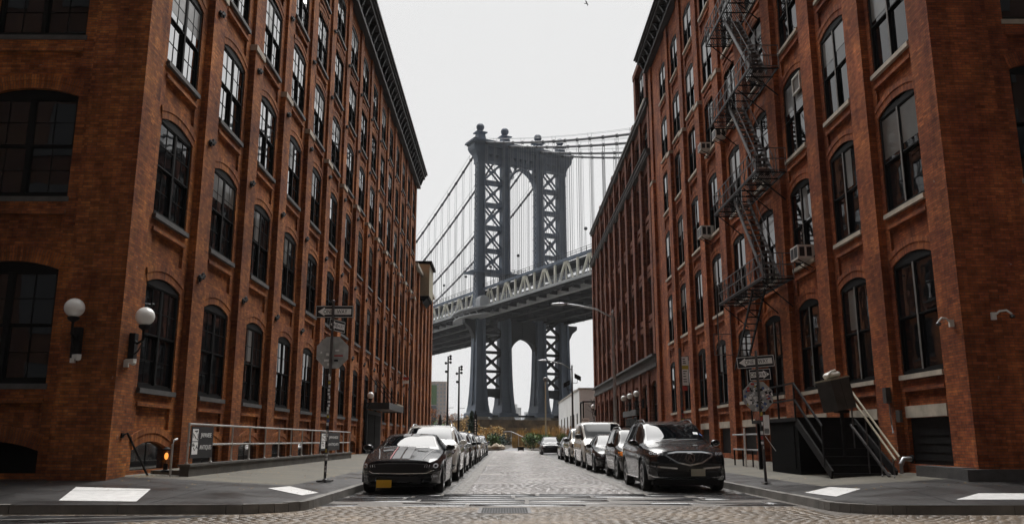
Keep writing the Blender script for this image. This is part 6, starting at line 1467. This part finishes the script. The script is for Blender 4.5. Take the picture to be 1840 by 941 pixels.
# white shed, steel frame and far blocks
wb_ = thing('white_building', 'plain white low building with narrow dark windows, beyond the loft building', 'building', (14, 140, 0))
m = MB(); m.box(10.5, 119, 0, 22, 165, 8.2); m.build('wall', 'far_white', wb_)
for y in (122, 128, 134, 141, 148, 156): m = MB(); m.box(10.46, y, 1.2, 10.499, y+1.6, 5.0); m.build('window', 'lamp_housing', wb_)
m = MB(); m.box(10.4, 118.9, 8.2, 22, 165.1, 8.45); m.build('coping', 'stone', wb_)
sf = thing('steel_pergola', 'dark steel frame structure with glass beside the white building', 'pergola', (13, 112, 0)); m = MB()
for x in (10.4, 12.2, 14.0): m.bar((x, 112, 0), (x, 112, 6.2), .18); m.bar((x, 116, 0), (x, 116, 6.2), .18)
for z in (3.6, 6.2): m.bar((10.3, 112, z), (14.1, 112, z), .2); m.bar((10.4, 112, z), (10.4, 116, z), .2)
m.build('frame', 'iron', sf); m = MB(); m.box(10.6, 112.05, 3.8, 12.1, 112.1, 6.0); m.build('glass_panel', 'far_grey', sf); m = MB(); m.box(10.4, 111.9, 3.0, 14, 112.3, 3.25); m.build('light_box', 'cream_metal', sf)
def block(label, x0, x1, y, h, mt, nx, nz, banner=None, pen=None):
    t = thing('apartment_block', label, 'building', ((x0+x1)/2, y, -1.5), 0, 'far blocks across the river'); m = MB(); m.box(x0, y, -1.5, x1, y+25, h)
    if pen: m.box(x0+(x1-x0)*pen[0], y+3, h, x0+(x1-x0)*pen[1], y+15, h+pen[2])
    m.build('wall', mt, t); wx = (x1-x0)/nx; wz = (h-4)/nz; m = MB()
    for i in range(nx):
        for k in range(nz): a = x0+wx*(i+.28); z = 3+wz*k; m.box(a, y-.15, z+wz*.2, a+wx*.45, y-.02, z+wz*.75)
    m.build('windows', 'far_grey', t)
    for b_ in banner or []: m = MB(); m.box(b_[0], y-1, b_[1], b_[2], y-.3, b_[3]); m.build('banner', b_[4], t)
block('pale pink block hung with green and dark banners, left edge of the bridge', -66, -48.5, 700, 49, 'far_pink', 6, 14, [(-61.5, 30, -56.5, 46, 'banner_green'), (-61.5, 12, -56.5, 29, 'banner_dark')])
block('far white apartment block above the steel frame, right', 70, 92, 850, 51, 'far_white', 8, 13)
rr = random.Random(12)
names = ['lowest', 'widest', 'tallest', 'narrow', 'stepped', 'grey', 'pale', 'second grey', 'second pale', 'broad']
for k, (x0, x1, h) in enumerate(((-70, -48, 48), (-46, -20, 62), (-16, 2, 52), (6, 28, 70), (30, 52, 58), (56, 80, 66), (84, 104, 50), (-100, -74, 55))):
    block('%s faint block on the far skyline, number %s from the left behind the bridge' % (['tall grey', 'broad pale', 'low grey', 'highest pale', 'middle grey', 'tall pale', 'low pale', 'outermost grey'][k], ['two', 'three', 'four', 'five', 'six', 'seven', 'eight', 'one'][k]), x0, x1, 1450+40*(k % 3), h-14, 'far_grey' if k % 2 == 0 else 'far_white', 7, 14, pen=(.2, .7, 6))
# a bird over the street
bd = MB(); bd.sphere((0, 0, 0), .09, 10, sz=.8); bd.v = [(x*1.0, y*2.4, z) for x, y, z in bd.v]
for s_ in (-1, 1): bd.add([(0, -.12, .03), (s_*.35, -.05, .18), (s_*.62, .12, .05), (s_*.3, .12, .12), (0, .12, .03)], [(0, 1, 3, 4), (1, 2, 3)])
bd.add([(-.05, .2, 0), (.05, .2, 0), (.1, .42, 0), (-.1, .42, 0)], [(0, 1, 2, 3)])
bo = bd.build('bird', 'ink', None); bo.location = (5.85, 55, 32.0); bo.rotation_euler = (.3, .5, 1.0); bo.scale = (.45, .45, .45); tag(bo, 'small dark bird flying high in the pale sky', 'bird')
# haze over the river
hz = MB(); hz.box(-1200, -60, -3, 1200, 1900, 118); ho = hz.build('haze', 'ink', None)
hm = bpy.data.materials.new('haze'); hm.use_nodes = True; hn = hm.node_tree.nodes; hn.clear(); o_ = hn.new('ShaderNodeOutputMaterial'); v_ = hn.new('ShaderNodeVolumePrincipled')
v_.inputs['Color'].default_value = (.93, .94, .96, 1); v_.inputs['Density'].default_value = .00014; hm.node_tree.links.new(v_.outputs[0], o_.inputs['Volume'])
ho.data.materials.clear(); ho.data.materials.append(hm); ho['kind'] = 'stuff'
# lettering becomes mesh
dg = bpy.context.evaluated_depsgraph_get()
for t in TEXTS:
    me = bpy.data.meshes.new_from_object(t.evaluated_get(dg)); nm = t.name; n_ = bpy.data.objects.new(nm.split('.')[0], me); COL.objects.link(n_); n_.parent = t.parent; n_.matrix_local = t.matrix_local.copy()
    if not me.materials: me.materials.append(t.data.materials[0])
for t in TEXTS: bpy.data.objects.remove(t)
# small wear on the pavements: flag joints, cracks, tar patches, fallen leaves
rr = random.Random(21)
def ground_z(x, y): return zside(min(abs(x-(KL if x < 0 else KR)), y-(14.5 if x < 0 else 14.3)))
m = MB()
for (p, q) in (((-12.5, 16.4), (-3.9, 16.6)), ((-9, 14.7), (-9.3, 18.3)), ((-6.0, 14.7), (-5.7, 18.6)), ((6.1, 18.7), (10, 18.9)), ((7.6, 14.5), (7.9, 18.2)), ((10.8, 14.5), (10.7, 18.0)), ((-5.9, 18.6), (-3.9, 18.7))):
    n = 24; P_ = [(p[0]+(q[0]-p[0])*i/n+rr.gauss(0, .012), p[1]+(q[1]-p[1])*i/n+rr.gauss(0, .012)) for i in range(n+1)]
    for (xa, ya), (xb, yb) in zip(P_, P_[1:]):
        d_ = Vector((xb-xa, yb-ya)).normalized()*.011; m.quad(*[(x, y, ground_z(x, y)+.006) for x, y in ((xa+d_.y, ya-d_.x), (xb+d_.y, yb-d_.x), (xb-d_.y, yb+d_.x), (xa-d_.y, ya+d_.x))])
struct(m, 'pavement_cracks', 'ink')
m = MB()
for k in range(420):
    if k % 2: x, y = rr.choice(((rr.uniform(-12, -3.7), rr.uniform(16.5, 18.3)), (-8.3+abs(rr.gauss(0, .25)), rr.uniform(18.6, 20)), (rr.uniform(6, 12), rr.uniform(17, 18.1))))
    else: x, y = rr.choice(((-7.3+abs(rr.gauss(0, .3)), rr.uniform(20.3, 40)), (rr.uniform(-3.7, -7), rr.uniform(18, 30)), (rr.uniform(6, 9.8), rr.uniform(19, 30))))
    z = ground_z(x, y)+.008; a = rr.uniform(0, 6.28); q = rr.uniform(.012, .03); c_, s_ = cos(a)*q, sin(a)*q
    m.add([(x-c_, y-s_, z), (x+s_*.6, y-c_*.6, z+.006), (x+c_, y+s_, z+.004), (x-s_*.6, y+c_*.6, z)], [(0, 1, 2, 3)])
lv = m.build('fallen_leaves', 'leaf_ochre', None); lv['kind'] = 'stuff'
